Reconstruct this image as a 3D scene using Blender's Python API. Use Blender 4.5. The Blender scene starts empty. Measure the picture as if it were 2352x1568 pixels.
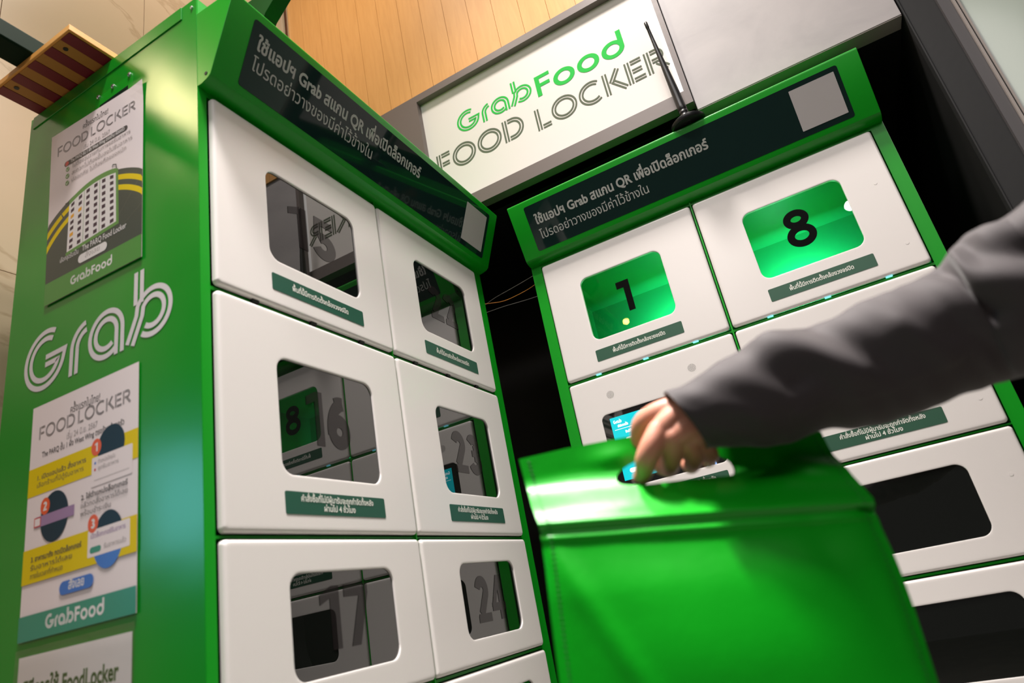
import bpy, bmesh, math, random
from mathutils import Vector, Matrix
from mathutils.geometry import tessellate_polygon, delaunay_2d_cdt

scene = bpy.context.scene
COL = scene.collection
rnd = random.Random(7)

# ------------------------------------------------------------------ camera
cam_d = bpy.data.cameras.new('camera')
cam_d.sensor_width = 36.0
cam_d.lens = 36.0 * 1535.8 / 2352.0
cam_d.clip_start = 0.05
cam_d.dof.use_dof = True
cam_d.dof.focus_distance = 1.62
cam_d.dof.aperture_fstop = 3.6
cam = bpy.data.objects.new('camera', cam_d)
COL.objects.link(cam)
_R = Matrix(((0.86809764, 0.46071124, -0.18480163),
             (-0.32733652, 0.25142583, -0.91084348),
             (-0.37317193, 0.8511934, 0.36906978)))
rx, ry, rz = Vector(_R[0]), Vector(_R[1]), Vector(_R[2])
_M = Matrix((rx, -ry, -rz)).transposed().to_4x4()
_M.translation = Vector((0.69608, -0.59876, 0.99338))
cam.matrix_world = _M
scene.camera = cam

# ------------------------------------------------------------------ world, lamps, exposure
w = bpy.data.worlds.new('world')
scene.world = w
w.use_nodes = True
w.node_tree.nodes['Background'].inputs[0].default_value = (1.0, 0.93, 0.88, 1)
w.node_tree.nodes['Background'].inputs[1].default_value = 0.045
scene.view_settings.view_transform = 'Standard'
scene.view_settings.look = 'None'
scene.view_settings.exposure = 0.03
scene.view_settings.gamma = 1.0
scene.view_settings.use_curve_mapping = False


def area(name, loc, target, size, power, col=(1, .92, .84), sy=None, spread=None):
    d = bpy.data.lights.new(name, 'AREA')
    d.energy = power
    d.color = col
    d.shape = 'RECTANGLE' if sy else 'DISK'
    d.size = size
    if sy:
        d.size_y = sy
    if spread:
        d.spread = math.radians(spread)
    o = bpy.data.objects.new(name, d)
    COL.objects.link(o)
    o.location = loc
    v = Vector(target) - Vector(loc)
    o.rotation_euler = v.to_track_quat('-Z', 'Y').to_euler()
    return o


area('downlight_over_lockers', (0.62, 0.28, 3.55), (0.58, 0.27, 1.0), 0.26, 22, (1, .925, .87), spread=100)
area('downlight_front', (0.33, -0.50, 3.55), (0.40, -0.40, 1.0), 0.18, 20, (1, .94, .905), spread=95)
area('downlight_over_bag', (0.39, -0.31, 3.55), (0.52, -0.03, 1.0), 0.16, 8.5, (1, .94, .905), spread=44)  # added narrow lamp, brightens the bag and deepens the arm's shadow on it
area('downlight_right', (1.10, -0.70, 3.50), (0.95, 0.3, 1.6), 0.50, 5, (1, .94, .90))
area('downlight_left', (-0.05, 0.20, 3.60), (-0.40, 0.25, 2.4), 0.24, 12, (1, .89, .77))  # added lamp that brightens the upper marble
area('fill_downlight', (2.0, -2.2, 3.5), (0.4, 0.4, 1.4), 1.2, 18, (1, .94, .91))  # added broad fill from behind the camera, brightens the doors
area('fill_left', (0.2, -3.4, 3.6), (-0.1, 0.1, 1.5), 0.55, 14, (1, .94, .915))
area('warm_downlight', (-1.50, -1.02, 3.4), (-0.1, 0.0, 1.9), 0.34, 10, (1, .80, .42))
area('display_glow', (-2.1, -1.62, 1.76), (-0.05, 0.0, 1.2), 0.55, 7, (.25, .72, 1.0), 0.5)
area('door_glint_warm', (-0.724, -3.571, 3.4), (0.33, 0.957, 1.6), 0.055, .5, (1, .62, .12))
area('door_glint_white', (1.385, -2.883, 3.4), (0.89, 0.957, 1.69), 0.075, 1.2, (1, .97, .95))

# ------------------------------------------------------------------ materials


def mat(name, col, rough=.5, metal=0., ior=1.45, coat=0., emit=None, estr=1., spec=None):
    m = bpy.data.materials.new(name)
    m.use_nodes = True
    b = m.node_tree.nodes['Principled BSDF']
    b.inputs['Base Color'].default_value = (*col, 1)
    b.inputs['Roughness'].default_value = rough
    b.inputs['Metallic'].default_value = metal
    b.inputs['IOR'].default_value = ior
    if coat:
        b.inputs['Coat Weight'].default_value = coat
        b.inputs['Coat Roughness'].default_value = .08
    if spec is not None:
        b.inputs['Specular IOR Level'].default_value = spec
    if emit:
        b.inputs['Emission Color'].default_value = (*emit, 1)
        b.inputs['Emission Strength'].default_value = estr
    return m


def bump(m, scale, strength, detail=4, dist=.002, stretch=None):
    nt = m.node_tree
    tc = nt.nodes.new('ShaderNodeTexCoord')
    n = nt.nodes.new('ShaderNodeTexNoise')
    n.inputs['Scale'].default_value = scale
    n.inputs['Detail'].default_value = detail
    if stretch:
        mp = nt.nodes.new('ShaderNodeMapping')
        mp.inputs['Scale'].default_value = stretch
        nt.links.new(tc.outputs['Object'], mp.inputs[0])
        nt.links.new(mp.outputs[0], n.inputs['Vector'])
    else:
        nt.links.new(tc.outputs['Object'], n.inputs['Vector'])
    bp = nt.nodes.new('ShaderNodeBump')
    bp.inputs['Strength'].default_value = strength
    bp.inputs['Distance'].default_value = dist
    nt.links.new(n.outputs['Fac'], bp.inputs['Height'])
    nt.links.new(bp.outputs[0], nt.nodes['Principled BSDF'].inputs['Normal'])
    return m


def ramp_color(m, src, stops):
    nt = m.node_tree
    r = nt.nodes.new('ShaderNodeValToRGB')
    els = r.color_ramp.elements
    els[0].position, els[0].color = stops[0][0], (*stops[0][1], 1)
    els[1].position, els[1].color = stops[-1][0], (*stops[-1][1], 1)
    for p, c in stops[1:-1]:
        e = els.new(p)
        e.color = (*c, 1)
    nt.links.new(src, r.inputs[0])
    nt.links.new(r.outputs[0], nt.nodes['Principled BSDF'].inputs['Base Color'])
    return r


def noise_src(m, scale, stretch=(1, 1, 1), detail=6, distortion=0., rough=.5):
    nt = m.node_tree
    tc = nt.nodes.new('ShaderNodeTexCoord')
    mp = nt.nodes.new('ShaderNodeMapping')
    mp.inputs['Scale'].default_value = stretch
    n = nt.nodes.new('ShaderNodeTexNoise')
    n.inputs['Scale'].default_value = scale
    n.inputs['Detail'].default_value = detail
    n.inputs['Distortion'].default_value = distortion
    n.inputs['Roughness'].default_value = rough
    nt.links.new(tc.outputs['Object'], mp.inputs[0])
    nt.links.new(mp.outputs[0], n.inputs['Vector'])
    return n.outputs['Fac']


M = {}
M['green'] = bump(mat('green_paint', (.003, .29, .010), .38, spec=.35), 9, .08, 2, .006)
M['green_side'] = bump(mat('green_side_paint', (.004, .25, .012), .24), 5, .16, 2, .010)
M['header'] = mat('green_header_paint', (.002, .28, .008), .3)
M['white'] = bump(mat('white_door', (.77, .73, .71), .27), 300, .02, 2, .0005)
M['pane'] = mat('smoked_glass', (.005, .006, .005), .0, 0, 2.0)  # opaque black, holds the shade of the unlit compartment behind
M['digit'] = mat('digit_print', (.012, .010, .010), .02, 0, 1.40)
M['digit_lit'] = mat('digit_black', (.004, .004, .004), .2, spec=.06)
M['label'] = mat('label_green', (.012, .085, .052), .42)
M['label_r'] = mat('label_green_grey', (.030, .095, .058), .42)
M['ltext'] = mat('label_text', (.78, .78, .72), .5)
M['hpanel'] = mat('header_gloss', (.008, .024, .021), .04)
M['htext'] = mat('header_text', (.46, .47, .44), .4)
M['card'] = mat('pale_card', (.52, .49, .49), .5)
M['dark'] = mat('dark_gap', (.01, .012, .01), .6)
M['inside'] = mat('compartment_green', (.004, .34, .085), .4)
M['chrome'] = mat('chrome', (.8, .78, .76), .12, 1)
M['bronze'] = mat('bronze_trim', (.25, .13, .09), .25, 1)
M['steel'] = mat('screw_steel', (.75, .74, .78), .3, 1)
M['led'] = mat('cyan_led', (.1, .5, .6), .3, emit=(.25, .8, 1.), estr=1.2)  # reflected cyan light in the door notches, put in as glow
M['black'] = mat('black_plastic', (.012, .012, .013), .32)
M['bezel'] = mat('screen_bezel', (.012, .011, .011), .03, 0, 1.9)
M['screen'] = mat('screen_cyan', (.01, .2, .22), .1, emit=(.0, .60, .68), estr=.9)
M['screen_dk'] = mat('screen_dark', (.012, .012, .014), .08)
M['screen_w'] = mat('screen_white', (.8, .8, .8), .2, emit=(.85, .97, 1.), estr=1.0)
M['icon'] = mat('icon_blue', (.1, .2, .6), .2, emit=(.35, .6, 1.), estr=1.1)
M['signw'] = mat('sign_white', (.755, .715, .69), .7, spec=.2)
M['signled'] = mat('sign_edge_light', (.9, .9, .9), .3, emit=(1, .99, 1), estr=.35)
M['signg'] = mat('sign_green', (.035, .48, .075), .8, spec=.15)
M['signd'] = mat('sign_olive', (.125, .145, .105), .8, spec=.15)
M['frame'] = bump(mat('frame_grey', (.155, .125, .118), .45), 40, .1)
M['black_wall'] = mat('black_wall', (.008, .0075, .0075), .55)
M['jamb'] = bump(mat('dark_jamb', (.012, .012, .0125), .65), 60, .1)
M['jamb2'] = mat('grey_jamb', (.075, .069, .072), .5)
M['stone'] = mat('stone_edge', (.30, .26, .24), .5)
M['pale'] = mat('pale_glass', (.42, .48, .42), .12)
M['beam'] = mat('dark_green_beam', (.002, .014, .006), .6, spec=.12)
M['beam2'] = mat('plate_green', (.001, .055, .003), .5, spec=.2)
M['maroon'] = bump(mat('maroon_slat', (.17, .010, .022), .45), 50, .2)
M['bwood'] = bump(mat('board_wood', (.74, .34, .07), .5), 60, .2)
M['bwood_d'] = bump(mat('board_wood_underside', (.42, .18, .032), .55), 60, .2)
M['paper'] = mat('paper', (.80, .70, .695), .55)
M['paper_gloss'] = mat('paper_clear', (.84, .75, .745), .5)
M['ink'] = mat('ink_dark', (.075, .065, .062), .5)
M['inkl'] = mat('ink_light', (.36, .32, .31), .5)
M['road'] = mat('ink_road', (.028, .045, .038), .35)
M['yellow'] = mat('ink_yellow', (.72, .53, .004), .5, spec=.2)
M['pgreen'] = mat('ink_green', (.05, .24, .035), .3)
M['pgreen2'] = mat('ink_leaf', (.10, .26, .05), .4)
M['teal'] = mat('ink_teal', (.03, .26, .17), .25)
M['wink'] = mat('ink_white', (.74, .70, .68), .5)
M['plum'] = mat('ink_plum', (.045, .018, .035), .5)
M['orange'] = mat('ink_orange', (.75, .10, .03), .4)
M['amber'] = mat('ink_amber', (.75, .35, .01), .4)
M['red'] = mat('ink_red', (.55, .035, .03), .4)
M['navy'] = mat('ink_navy', (.012, .035, .055), .5, spec=.25)
M['blue'] = mat('ink_blue', (.04, .16, .52), .35)
M['mauve'] = mat('ink_mauve', (.33, .20, .36), .4)
M['tgreen'] = mat('ink_title', (.11, .24, .05), .5)
M['logo'] = mat('logo_white', (.66, .61, .62), .45)
M['bag'] = bump(mat('bag_laminate', (.002, .345, .008), .33, spec=.42), 38, .07, 3, .004)
M['thread'] = mat('bag_thread', (.01, .16, .02), .6)
M['skin'] = bump(mat('skin', (.52, .225, .15), .48), 220, .12, 3, .001)
b_ = M['skin'].node_tree.nodes['Principled BSDF']
b_.inputs['Subsurface Weight'].default_value = .25
b_.inputs['Subsurface Radius'].default_value = (.012, .004, .002)
b_.inputs['Subsurface Scale'].default_value = .5
M['jacket'] = bump(mat('jacket_cloth', (.035, .028, .030), .75), 900, .15, 2, .0006)
M['jacket'].node_tree.nodes['Principled BSDF'].inputs['Sheen Weight'].default_value = .2
M['jacket'].node_tree.nodes['Principled BSDF'].inputs['Sheen Roughness'].default_value = .4
M['trouser'] = mat('trouser_cloth', (.022, .022, .026), .8)
M['shoe'] = mat('shoe_leather', (.02, .018, .017), .4)
M['hair'] = mat('hair', (.012, .009, .008), .45)
M['eye'] = mat('eye_white', (.7, .68, .65), .2)
M['lip'] = mat('lip', (.42, .13, .11), .45)
M['wire_o'] = mat('wire_orange', (.75, .30, .05), .5)
M['wire_g'] = mat('wire_grey', (.30, .28, .26), .5)

# wood cladding
m = mat('wood_cladding', (.7, .34, .1), .5)
s = noise_src(m, 5.5, (9, 9, .9), 9, 1.1, .62)
ramp_color(m, s, [(.25, (.64, .315, .095)), (.5, (.70, .355, .113)), (.75, (.745, .39, .132))])
M['wood'] = m
# marble
m = mat('beige_marble', (.6, .45, .3), .28)
nt = m.node_tree
tc = nt.nodes.new('ShaderNodeTexCoord')
mp = nt.nodes.new('ShaderNodeMapping')
mp.inputs['Rotation'].default_value = (.35, .2, .1)
mp.inputs['Scale'].default_value = (1, .7, 1.5)
n1 = nt.nodes.new('ShaderNodeTexNoise')
n1.inputs['Scale'].default_value = 1.6
n1.inputs['Detail'].default_value = 8
n1.inputs['Distortion'].default_value = .8
n1.inputs['Roughness'].default_value = .55
nt.links.new(tc.outputs['Object'], mp.inputs[0])
nt.links.new(mp.outputs[0], n1.inputs['Vector'])
ramp_color(m, n1.outputs['Fac'], [(.2, (.60, .47, .32)), (.485, (.62, .48, .335)), (.50, (.50, .37, .245)), (.515, (.62, .48, .335)), (.8, (.58, .44, .30))])
M['marble'] = m
# concrete fascia
m = bump(mat('concrete', (.5, .47, .47), .5), 12, .05)
s = noise_src(m, 3.2, (1, 1, 1.5), 7, .6, .6)
ramp_color(m, s, [(.3, (.36, .335, .34)), (.55, (.43, .40, .40)), (.75, (.46, .425, .42))])
M['concrete'] = m
# floor
m = mat('floor_tile', (.25, .23, .21), .35)
s = noise_src(m, 6, (1, 1, 1), 6)
ramp_color(m, s, [(.3, (.20, .185, .17)), (.7, (.30, .275, .25))])
M['floor'] = m
# window glass that lets the lit compartment show
m = bpy.data.materials.new('clear_pane')
m.use_nodes = True
nt = m.node_tree
for n in list(nt.nodes):
    nt.nodes.remove(n)
o_ = nt.nodes.new('ShaderNodeOutputMaterial')
mx = nt.nodes.new('ShaderNodeMixShader')
lw = nt.nodes.new('ShaderNodeLayerWeight')
lw.inputs[0].default_value = .5
pw = nt.nodes.new('ShaderNodeMath')
pw.operation = 'POWER'
pw.inputs[1].default_value = 5
fr = nt.nodes.new('ShaderNodeMath')
fr.operation = 'MULTIPLY_ADD'
fr.inputs[1].default_value = .93
fr.inputs[2].default_value = .07
nt.links.new(lw.outputs['Facing'], pw.inputs[0])
nt.links.new(pw.outputs[0], fr.inputs[0])
tr = nt.nodes.new('ShaderNodeBsdfTransparent')
tr.inputs[0].default_value = (.95, .97, .96, 1)
gl = nt.nodes.new('ShaderNodeBsdfGlossy')
gl.inputs['Roughness'].default_value = 0
nt.links.new(fr.outputs[0], mx.inputs[0])
nt.links.new(tr.outputs[0], mx.inputs[1])
nt.links.new(gl.outputs[0], mx.inputs[2])
nt.links.new(mx.outputs[0], o_.inputs[0])
M['clear'] = m

# ------------------------------------------------------------------ object helpers


class MB:
    """collects geometry of ONE mesh object (with material slots)"""

    def __init__(self):
        self.v, self.f, self.mi, self.mats = [], [], [], []

    def slot(self, m):
        if m not in self.mats:
            self.mats.append(m)
        return self.mats.index(m)

    def add(self, vs, fs, m):
        k = len(self.v)
        s = self.slot(m)
        self.v += [tuple(p) for p in vs]
        for f in fs:
            self.f.append(tuple(i + k for i in f))
            self.mi.append(s)

    def box(self, a, b, m):
        x0, y0, z0 = a
        x1, y1, z1 = b
        vs = [(x0, y0, z0), (x1, y0, z0), (x1, y1, z0), (x0, y1, z0), (x0, y0, z1), (x1, y0, z1), (x1, y1, z1), (x0, y1, z1)]
        self.add(vs, [(0, 3, 2, 1), (4, 5, 6, 7), (0, 1, 5, 4), (1, 2, 6, 5), (2, 3, 7, 6), (3, 0, 4, 7)], m)

    def tube(self, pts, rads, m, n=12, cap=True):
        pts = [Vector(p) for p in pts]
        if not hasattr(rads, '__len__'):
            rads = [rads] * len(pts)
        vs, fs = [], []
        up = None
        for i, p in enumerate(pts):
            d = (pts[min(i + 1, len(pts) - 1)] - pts[max(i - 1, 0)]).normalized()
            if up is None:
                up = d.orthogonal().normalized()
            up = (up - d * up.dot(d)).normalized()
            sd = d.cross(up)
            for k in range(n):
                t = 2 * math.pi * k / n
                vs.append(p + (up * math.cos(t) + sd * math.sin(t)) * rads[i])
        for i in range(len(pts) - 1):
            for k in range(n):
                a = i * n + k
                b = i * n + (k + 1) % n
                fs.append((a, b, b + n, a + n))
        if cap:
            fs.append(tuple(range(n - 1, -1, -1)))
            fs.append(tuple(range((len(pts) - 1) * n, len(pts) * n)))
        self.add(vs, fs, m)

    def build(self, name, parent=None, smooth=None, bevel=None, segs=2):
        me = bpy.data.meshes.new(name)
        me.from_pydata(self.v, [], self.f)
        for m in self.mats:
            me.materials.append(m)
        for p, i in zip(me.polygons, self.mi):
            p.material_index = i
        me.validate()
        if smooth is not None:
            for p in me.polygons:
                p.use_smooth = True
            me.set_sharp_from_angle(angle=math.radians(smooth))
        me.update()
        o = bpy.data.objects.new(name, me)
        COL.objects.link(o)
        if parent:
            o.parent = parent
        if bevel:
            md = o.modifiers.new('bevel', 'BEVEL')
            md.width = bevel
            md.segments = segs
            md.limit_method = 'ANGLE'
            md.angle_limit = math.radians(40)
            md.harden_normals = True
        return o


def tag(o, label, cat, group=None):
    o['label'] = label
    o['category'] = cat
    if group:
        o['group'] = group
    return o


def thing(name, label, cat, loc=(0, 0, 0), rotz=0, group=None):
    o = bpy.data.objects.new(name, None)
    COL.objects.link(o)
    o.empty_display_size = .1
    o.location = loc
    o.rotation_euler = (0, 0, rotz)
    return tag(o, label, cat, group)


def struct(o):
    o['kind'] = 'structure'
    return o


def rrect(x0, y0, x1, y1, r, n=6):
    pts = []
    for cx, cy, a in ((x1 - r, y1 - r, 0), (x0 + r, y1 - r, 90), (x0 + r, y0 + r, 180), (x1 - r, y0 + r, 270)):
        for k in range(n + 1):
            t = math.radians(a + 90 * k / n)
            pts.append((cx + r * math.cos(t), cy + r * math.sin(t)))
    return pts


# ------------------------------------------------------------------ flat artwork: ribbons, shapes, glyphs (2-D lists of (verts, faces))


def ribbon(pts, lo, hi, closed=False):
    n = len(pts)
    vs = []
    for i in range(n):
        p = Vector(pts[i])
        if closed:
            a, b = Vector(pts[i - 1]), Vector(pts[(i + 1) % n])
        else:
            a, b = Vector(pts[max(i - 1, 0)]), Vector(pts[min(i + 1, n - 1)])
        d1 = (p - a) if (p - a).length > 1e-9 else (b - p)
        d2 = (b - p) if (b - p).length > 1e-9 else (p - a)
        d1, d2 = d1.normalized(), d2.normalized()
        n1, n2 = Vector((-d1.y, d1.x)), Vector((-d2.y, d2.x))
        nn = (n1 + n2)
        nn = nn.normalized() if nn.length > 1e-6 else n1
        k = 1 / max(nn.dot(n1), .35)
        vs += [p + nn * lo * k, p + nn * hi * k]
    fs = []
    for i in range(n if closed else n - 1):
        a, b = 2 * i, 2 * ((i + 1) % n)
        fs.append((a, b, b + 1, a + 1))
    return [(tuple(v) for v in vs), fs]


def R_(pts, lo, hi, closed=False):
    v, f = ribbon(pts, lo, hi, closed)
    return (list(v), f)


def arc(cx, cy, rx_, ry_, a0, a1, n=28):
    return [(cx + rx_ * math.cos(math.radians(a0 + (a1 - a0) * k / n)), cy + ry_ * math.sin(math.radians(a0 + (a1 - a0) * k / n))) for k in range(n + 1)]


def dbl(pts, t, g, closed=False):
    return [R_(pts, -t / 2, -g / 2, closed), R_(pts, g / 2, t / 2, closed)]


def poly(pts):
    tri = tessellate_polygon([[Vector((p[0], p[1], 0)) for p in pts]])
    return (list(pts), [tuple(t) for t in tri])


def move(shapes, dx, dy, sx=1, sy=None):
    sy = sx if sy is None else sy
    return [([(x * sx + dx, y * sy + dy) for x, y in v], f) for v, f in shapes]


def width(shapes):
    xs = [p[0] for v, f in shapes for p in v]
    return min(xs), max(xs)


_fc = bpy.data.curves.new('glyph_probe', 'FONT')
_fc.resolution_u = 3
_fo = bpy.data.objects.new('glyph_probe', _fc)
COL.objects.link(_fo)
_fc.fill_mode = 'NONE'


def raw_loops(body):
    _fc.body = body
    bpy.context.view_layer.update()
    dg = bpy.context.evaluated_depsgraph_get()
    me = bpy.data.meshes.new_from_object(_fo.evaluated_get(dg))
    adj = {}
    for e in me.edges:
        a, b = e.vertices
        adj.setdefault(a, []).append(b)
        adj.setdefault(b, []).append(a)
    seen, loops = set(), []
    for s0 in range(len(me.vertices)):
        if s0 in seen or s0 not in adj:
            continue
        lp, prev, cur = [], None, s0
        while cur not in seen:
            seen.add(cur)
            lp.append((me.vertices[cur].co.x, me.vertices[cur].co.y))
            nx = [q for q in adj[cur] if q not in seen]
            if not nx:
                break
            # follow the curve's own order where it is stored in sequence
            nx.sort(key=lambda q: abs(q - cur))
            prev, cur = cur, nx[0]
        if len(lp) > 2:
            loops.append(lp)
    bpy.data.meshes.remove(me)
    return loops


def sarea(l):
    return sum(l[i - 1][0] * l[i][1] - l[i][0] * l[i - 1][1] for i in range(len(l))) / 2


def inside(p, l):
    c = False
    for i in range(len(l)):
        (x0, y0), (x1, y1) = l[i - 1], l[i]
        if (y0 > p[1]) != (y1 > p[1]) and p[0] < (x1 - x0) * (p[1] - y0) / (y1 - y0) + x0:
            c = not c
    return c


COMB = 'ัิีึืฺุู็่้๊๋์ํ'
UPPER = 'ัิีึื็'
TONE = '่้๊๋์'
_I = raw_loops('I')
_imin = min(p[0] for p in _I[0])
_K = raw_loops('ก')
_kI = raw_loops('กI')
_kadv = min(p[0] for p in _kI[-1]) - _imin
_gc = {}


def glyph(c):
    if c in _gc:
        return _gc[c]
    if c == ' ':
        _gc[c] = ([], .26)
    elif c in COMB:
        l = raw_loops('ก' + c)[len(_K):]
        _gc[c] = ([[(x - _kadv, y) for x, y in q] for q in l], 0)
    else:
        l = raw_loops(c)
        t = raw_loops(c + 'I')
        adv = min(p[0] for p in t[-1]) - _imin
        _gc[c] = (l, adv)
    return _gc[c]


def fill_glyph(loops, bold):
    if not loops:
        return []
    big = max(loops, key=lambda l: abs(sarea(l)))
    sgn = 1 if sarea(big) > 0 else -1
    ls = []
    for l in loops:
        out = []
        n = len(l)
        for i in range(n):
            if (Vector(l[i]) - Vector(l[i - 1])).length > 4e-3:
                out.append(l[i])
        l = out
        if len(l) < 3:
            continue
        ls.append(l)
    outs = [l for l in ls if sarea(l) * sgn > 0]
    holes = [l for l in ls if sarea(l) * sgn <= 0]
    res = []
    for o in outs:
        hs = [h for h in holes if inside(h[0], o)]
        pl = [[Vector((x, y, 0)) for x, y in q] for q in [o] + hs]
        tri = tessellate_polygon(pl)
        vs = [p for q in [o] + hs for p in q]
        res.append((vs, [tuple(t) for t in tri]))
    if bold:
        res += [R_(l, -bold, bold, True) for l in ls]
    return res


def text(s, x, y, h, bold=0., wid=None, align='l', track=0.):
    """glyph shapes; h is the em size, wid squeezes or stretches the line to that width"""
    res, pen, prev = [], 0., ''
    base = ''
    up = False
    for c in s:
        l, adv = glyph(c)
        dx = dy = 0
        if c in COMB:
            if base in 'ปฝฟ' and c not in 'ุู':
                dx = -.11
            if c in TONE and up:
                dy = .17
            if c in UPPER:
                up = True
        else:
            base, up = c, False
        res += move(fill_glyph(l, bold), pen + dx, dy)
        pen += adv + (track if adv else 0)
    if not res:
        return res
    a, b = width(res)
    sx = h if wid is None else wid / (b - a)
    x0 = x - a * sx if align == 'l' else (x - (a + b) / 2 * sx if align == 'c' else x - b * sx)
    return move(res, x0, y, sx, h)


def bulk(shapes, place, m, mb):
    """place flat artwork; neighbouring pieces lie a few hundredths of a millimetre apart, like layers of film"""
    a, b, c = [Vector(place(*q)) for q in ((0, 0), (1, 0), (0, 1))]
    nn = (b - a).cross(c - a).normalized()
    for k, (v, f) in enumerate(shapes):
        o_ = nn * (1.6e-5 * (k % 9))
        mb.add([tuple(Vector(place(x, y)) + o_) for x, y in v], f, m)


# ---- inline display letters (two parallel strokes), cap height 1
def inline_word(word, t=.20, g=.055, gap=.10):
    out, x = [], 0.
    h = t / 2

    def vert(xx):
        return dbl([(xx + h, 0), (xx + h, 1)], t, g)

    for c in word:
        w_ = .0
        s_ = []
        if c == ' ':
            x += .42
            continue
        if c == 'O':
            s_ = dbl(arc(.56, .5, .56 - h, .5 - h + .03, 0, 360, 48)[:-1], t, g, True)
            w_ = 1.12
        elif c == 'F':
            s_ = vert(0) + dbl([(t + .05, 1 - h), (.66, 1 - h)], t, g) + dbl([(t + .05, .47), (.60, .47)], t, g)
            w_ = .66
        elif c == 'L':
            s_ = vert(0) + dbl([(t + .05, h), (.62, h)], t, g)
            w_ = .62
        elif c == 'E':
            s_ = vert(0) + dbl([(t + .05, 1 - h), (.68, 1 - h)], t, g) + dbl([(t + .05, .5), (.64, .5)], t, g) + dbl([(t + .05, h), (.70, h)], t, g)
            w_ = .70
        elif c == 'D':
            s_ = vert(0) + dbl([(t + .05, 1 - h)] + arc(.42, .5, .5 - h, .5 - h, 90, -90, 26) + [(t + .05, h)], t, g)
            w_ = .92
        elif c == 'C':
            s_ = dbl(arc(.56, .5, .56 - h, .5 - h + .03, 52, 308, 36), t, g)
            w_ = .98
        elif c == 'K':
            s_ = vert(0) + dbl([(t + .10, .47), (.66, 1.0)], t, g) + dbl([(.36, .53), (.84, 0.0)], t, g)
            w_ = .84
        elif c == 'R':
            s_ = vert(0) + dbl([(t + .05, 1 - h)] + arc(.44, .70, .30 - h, .30 - h, 90, -90, 20) + [(t + .05, .40 + h)], t, g) + dbl([(.42, .40), (.78, 0)], t, g)
            w_ = .78
        out += move(s_, x, 0)
        x += w_ + gap
    return out, x - gap


# ---- double-stroke script word used on the locker side, the sign and the posters; x-height about .74
def script_word(t=.20, g=.05):
    o = []
    h = t / 2
    # G
    r = .5 - h
    o += dbl(arc(.5, .5, r, r, 62, 340, 40) + [(.5 + r, .56 - h), (.52, .56 - h)], t, g)
    # r
    x = 1.10
    o += dbl([(x + h, 0), (x + h, .40)] + arc(x + h + .30, .40, .30, .40 - h, 180, 100, 14), t, g)
    # a
    cx = 1.90
    ra = .39 - h
    o += dbl(arc(cx, .39, ra, ra, -52, -180, 20) + arc(cx, .39, ra, ra, 180, 0, 26)[1:] + [(cx + ra, 0.0)], t, g)
    # b
    cx = 2.86
    o += dbl([(cx - ra, 1.12), (cx - ra, .60)], t, g)
    o += dbl([(cx - ra - .16, .02), (cx - ra + .02, .40)] + arc(cx, .39, ra, ra, 150, -128, 44), t, g)
    return o, cx + .39


def food_word(t=.17):
    o = []
    h = t / 2
    o += [R_([(h, 0), (h, .98)], -h, h), R_([(t - .01, .98 - h), (.56, .98 - h)], -h, h), R_([(t - .01, .50), (.52, .50)], -h, h)]
    x = .64
    for k in range(3):
        r = .39 - h
        o.append(R_(arc(x + .39, .36, r, r, 0, 360, 44)[:-1], -h, h, True))
        if k == 2:
            o.append(R_([(x + .78 - h, .36), (x + .78 - h, 1.10)], -h, h))
        x += .78 + .10
    return o, x - .10


def digit(c, t=.25):
    h = t / 2
    if c == '1':
        return [poly([(.30, 0), (.30, .80), (.05, .70), (.05, .86), (.36, 1.0), (.54, 1.0), (.54, 0)])], .60
    if c == 'l':  # plain figure one of the lit doors
        return [poly([(.16, 0), (.16, .78), (-.10, .78), (-.10, 1.0), (.40, 1.0), (.40, 0)])], .5
    if c == '8':
        h = .092
        return [R_(arc(.36, .755, .315 - h, .262 - h, 0, 360, 40)[:-1], -h, h, True), R_(arc(.36, .29, .36 - h, .305 - h, 0, 360, 40)[:-1], -h, h, True)], .74
    if c == '2':
        return [R_(arc(.34, .70, .33 - h, .31 - h, 168, -28, 24) + [(.20, .17)], -h, h), poly([(.02, 0), (.68, 0), (.68, .19), (.06, .19), (.02, .12)])], .70
    if c == '3':
        return [R_(arc(.33, .74, .30 - h, .27 - h, 160, -90, 24), -h, h), R_(arc(.33, .28, .34 - h, .29 - h, 90, -165, 26), -h, h), poly([(.22, .44), (.40, .44), (.40, .60), (.22, .60)])], .70
    if c == '4':
        return [R_([(.02, .29), (.74, .29)], -.09, .09), R_([(.51, 0), (.51, 1)], -.11, .11), poly([(0, .30), (.20, .30), (.47, .80), (.47, 1), (.40, 1)])], .76
    if c == '5':
        return [poly([(.10, 1), (.62, 1), (.62, .82), (.28, .82), (.24, .58), (.06, .48)]), R_(arc(.33, .32, .345 - h, .335 - h, 128, -158, 32), -h, h)], .70
    if c == '6':
        return [R_(arc(.36, .32, .35 - h, .33 - h, 0, 360, 40)[:-1], -h, h, True), R_(arc(.62, .34, .51, .66 - h, 190, 100, 20), -h, h), R_(arc(.46, .60, .36, .40 - h, 80, 120, 6), -h, h)], .72
    if c == '7':
        return [poly([(.0, 1), (.66, 1), (.66, .84), (.36, 0), (.12, 0), (.40, .80), (0, .80)])], .66
    return [], .3


def number(s, cx, cy, hgt, wid=None):
    o, x = [], 0
    for c in s:
        d, w_ = digit(c)
        o += move(d, x, 0)
        x += w_ + .07
    a, b = width(o)
    sx = hgt if wid is None else wid / (b - a)
    return move(o, cx - (a + b) / 2 * sx, cy - hgt / 2, sx, hgt)
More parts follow.
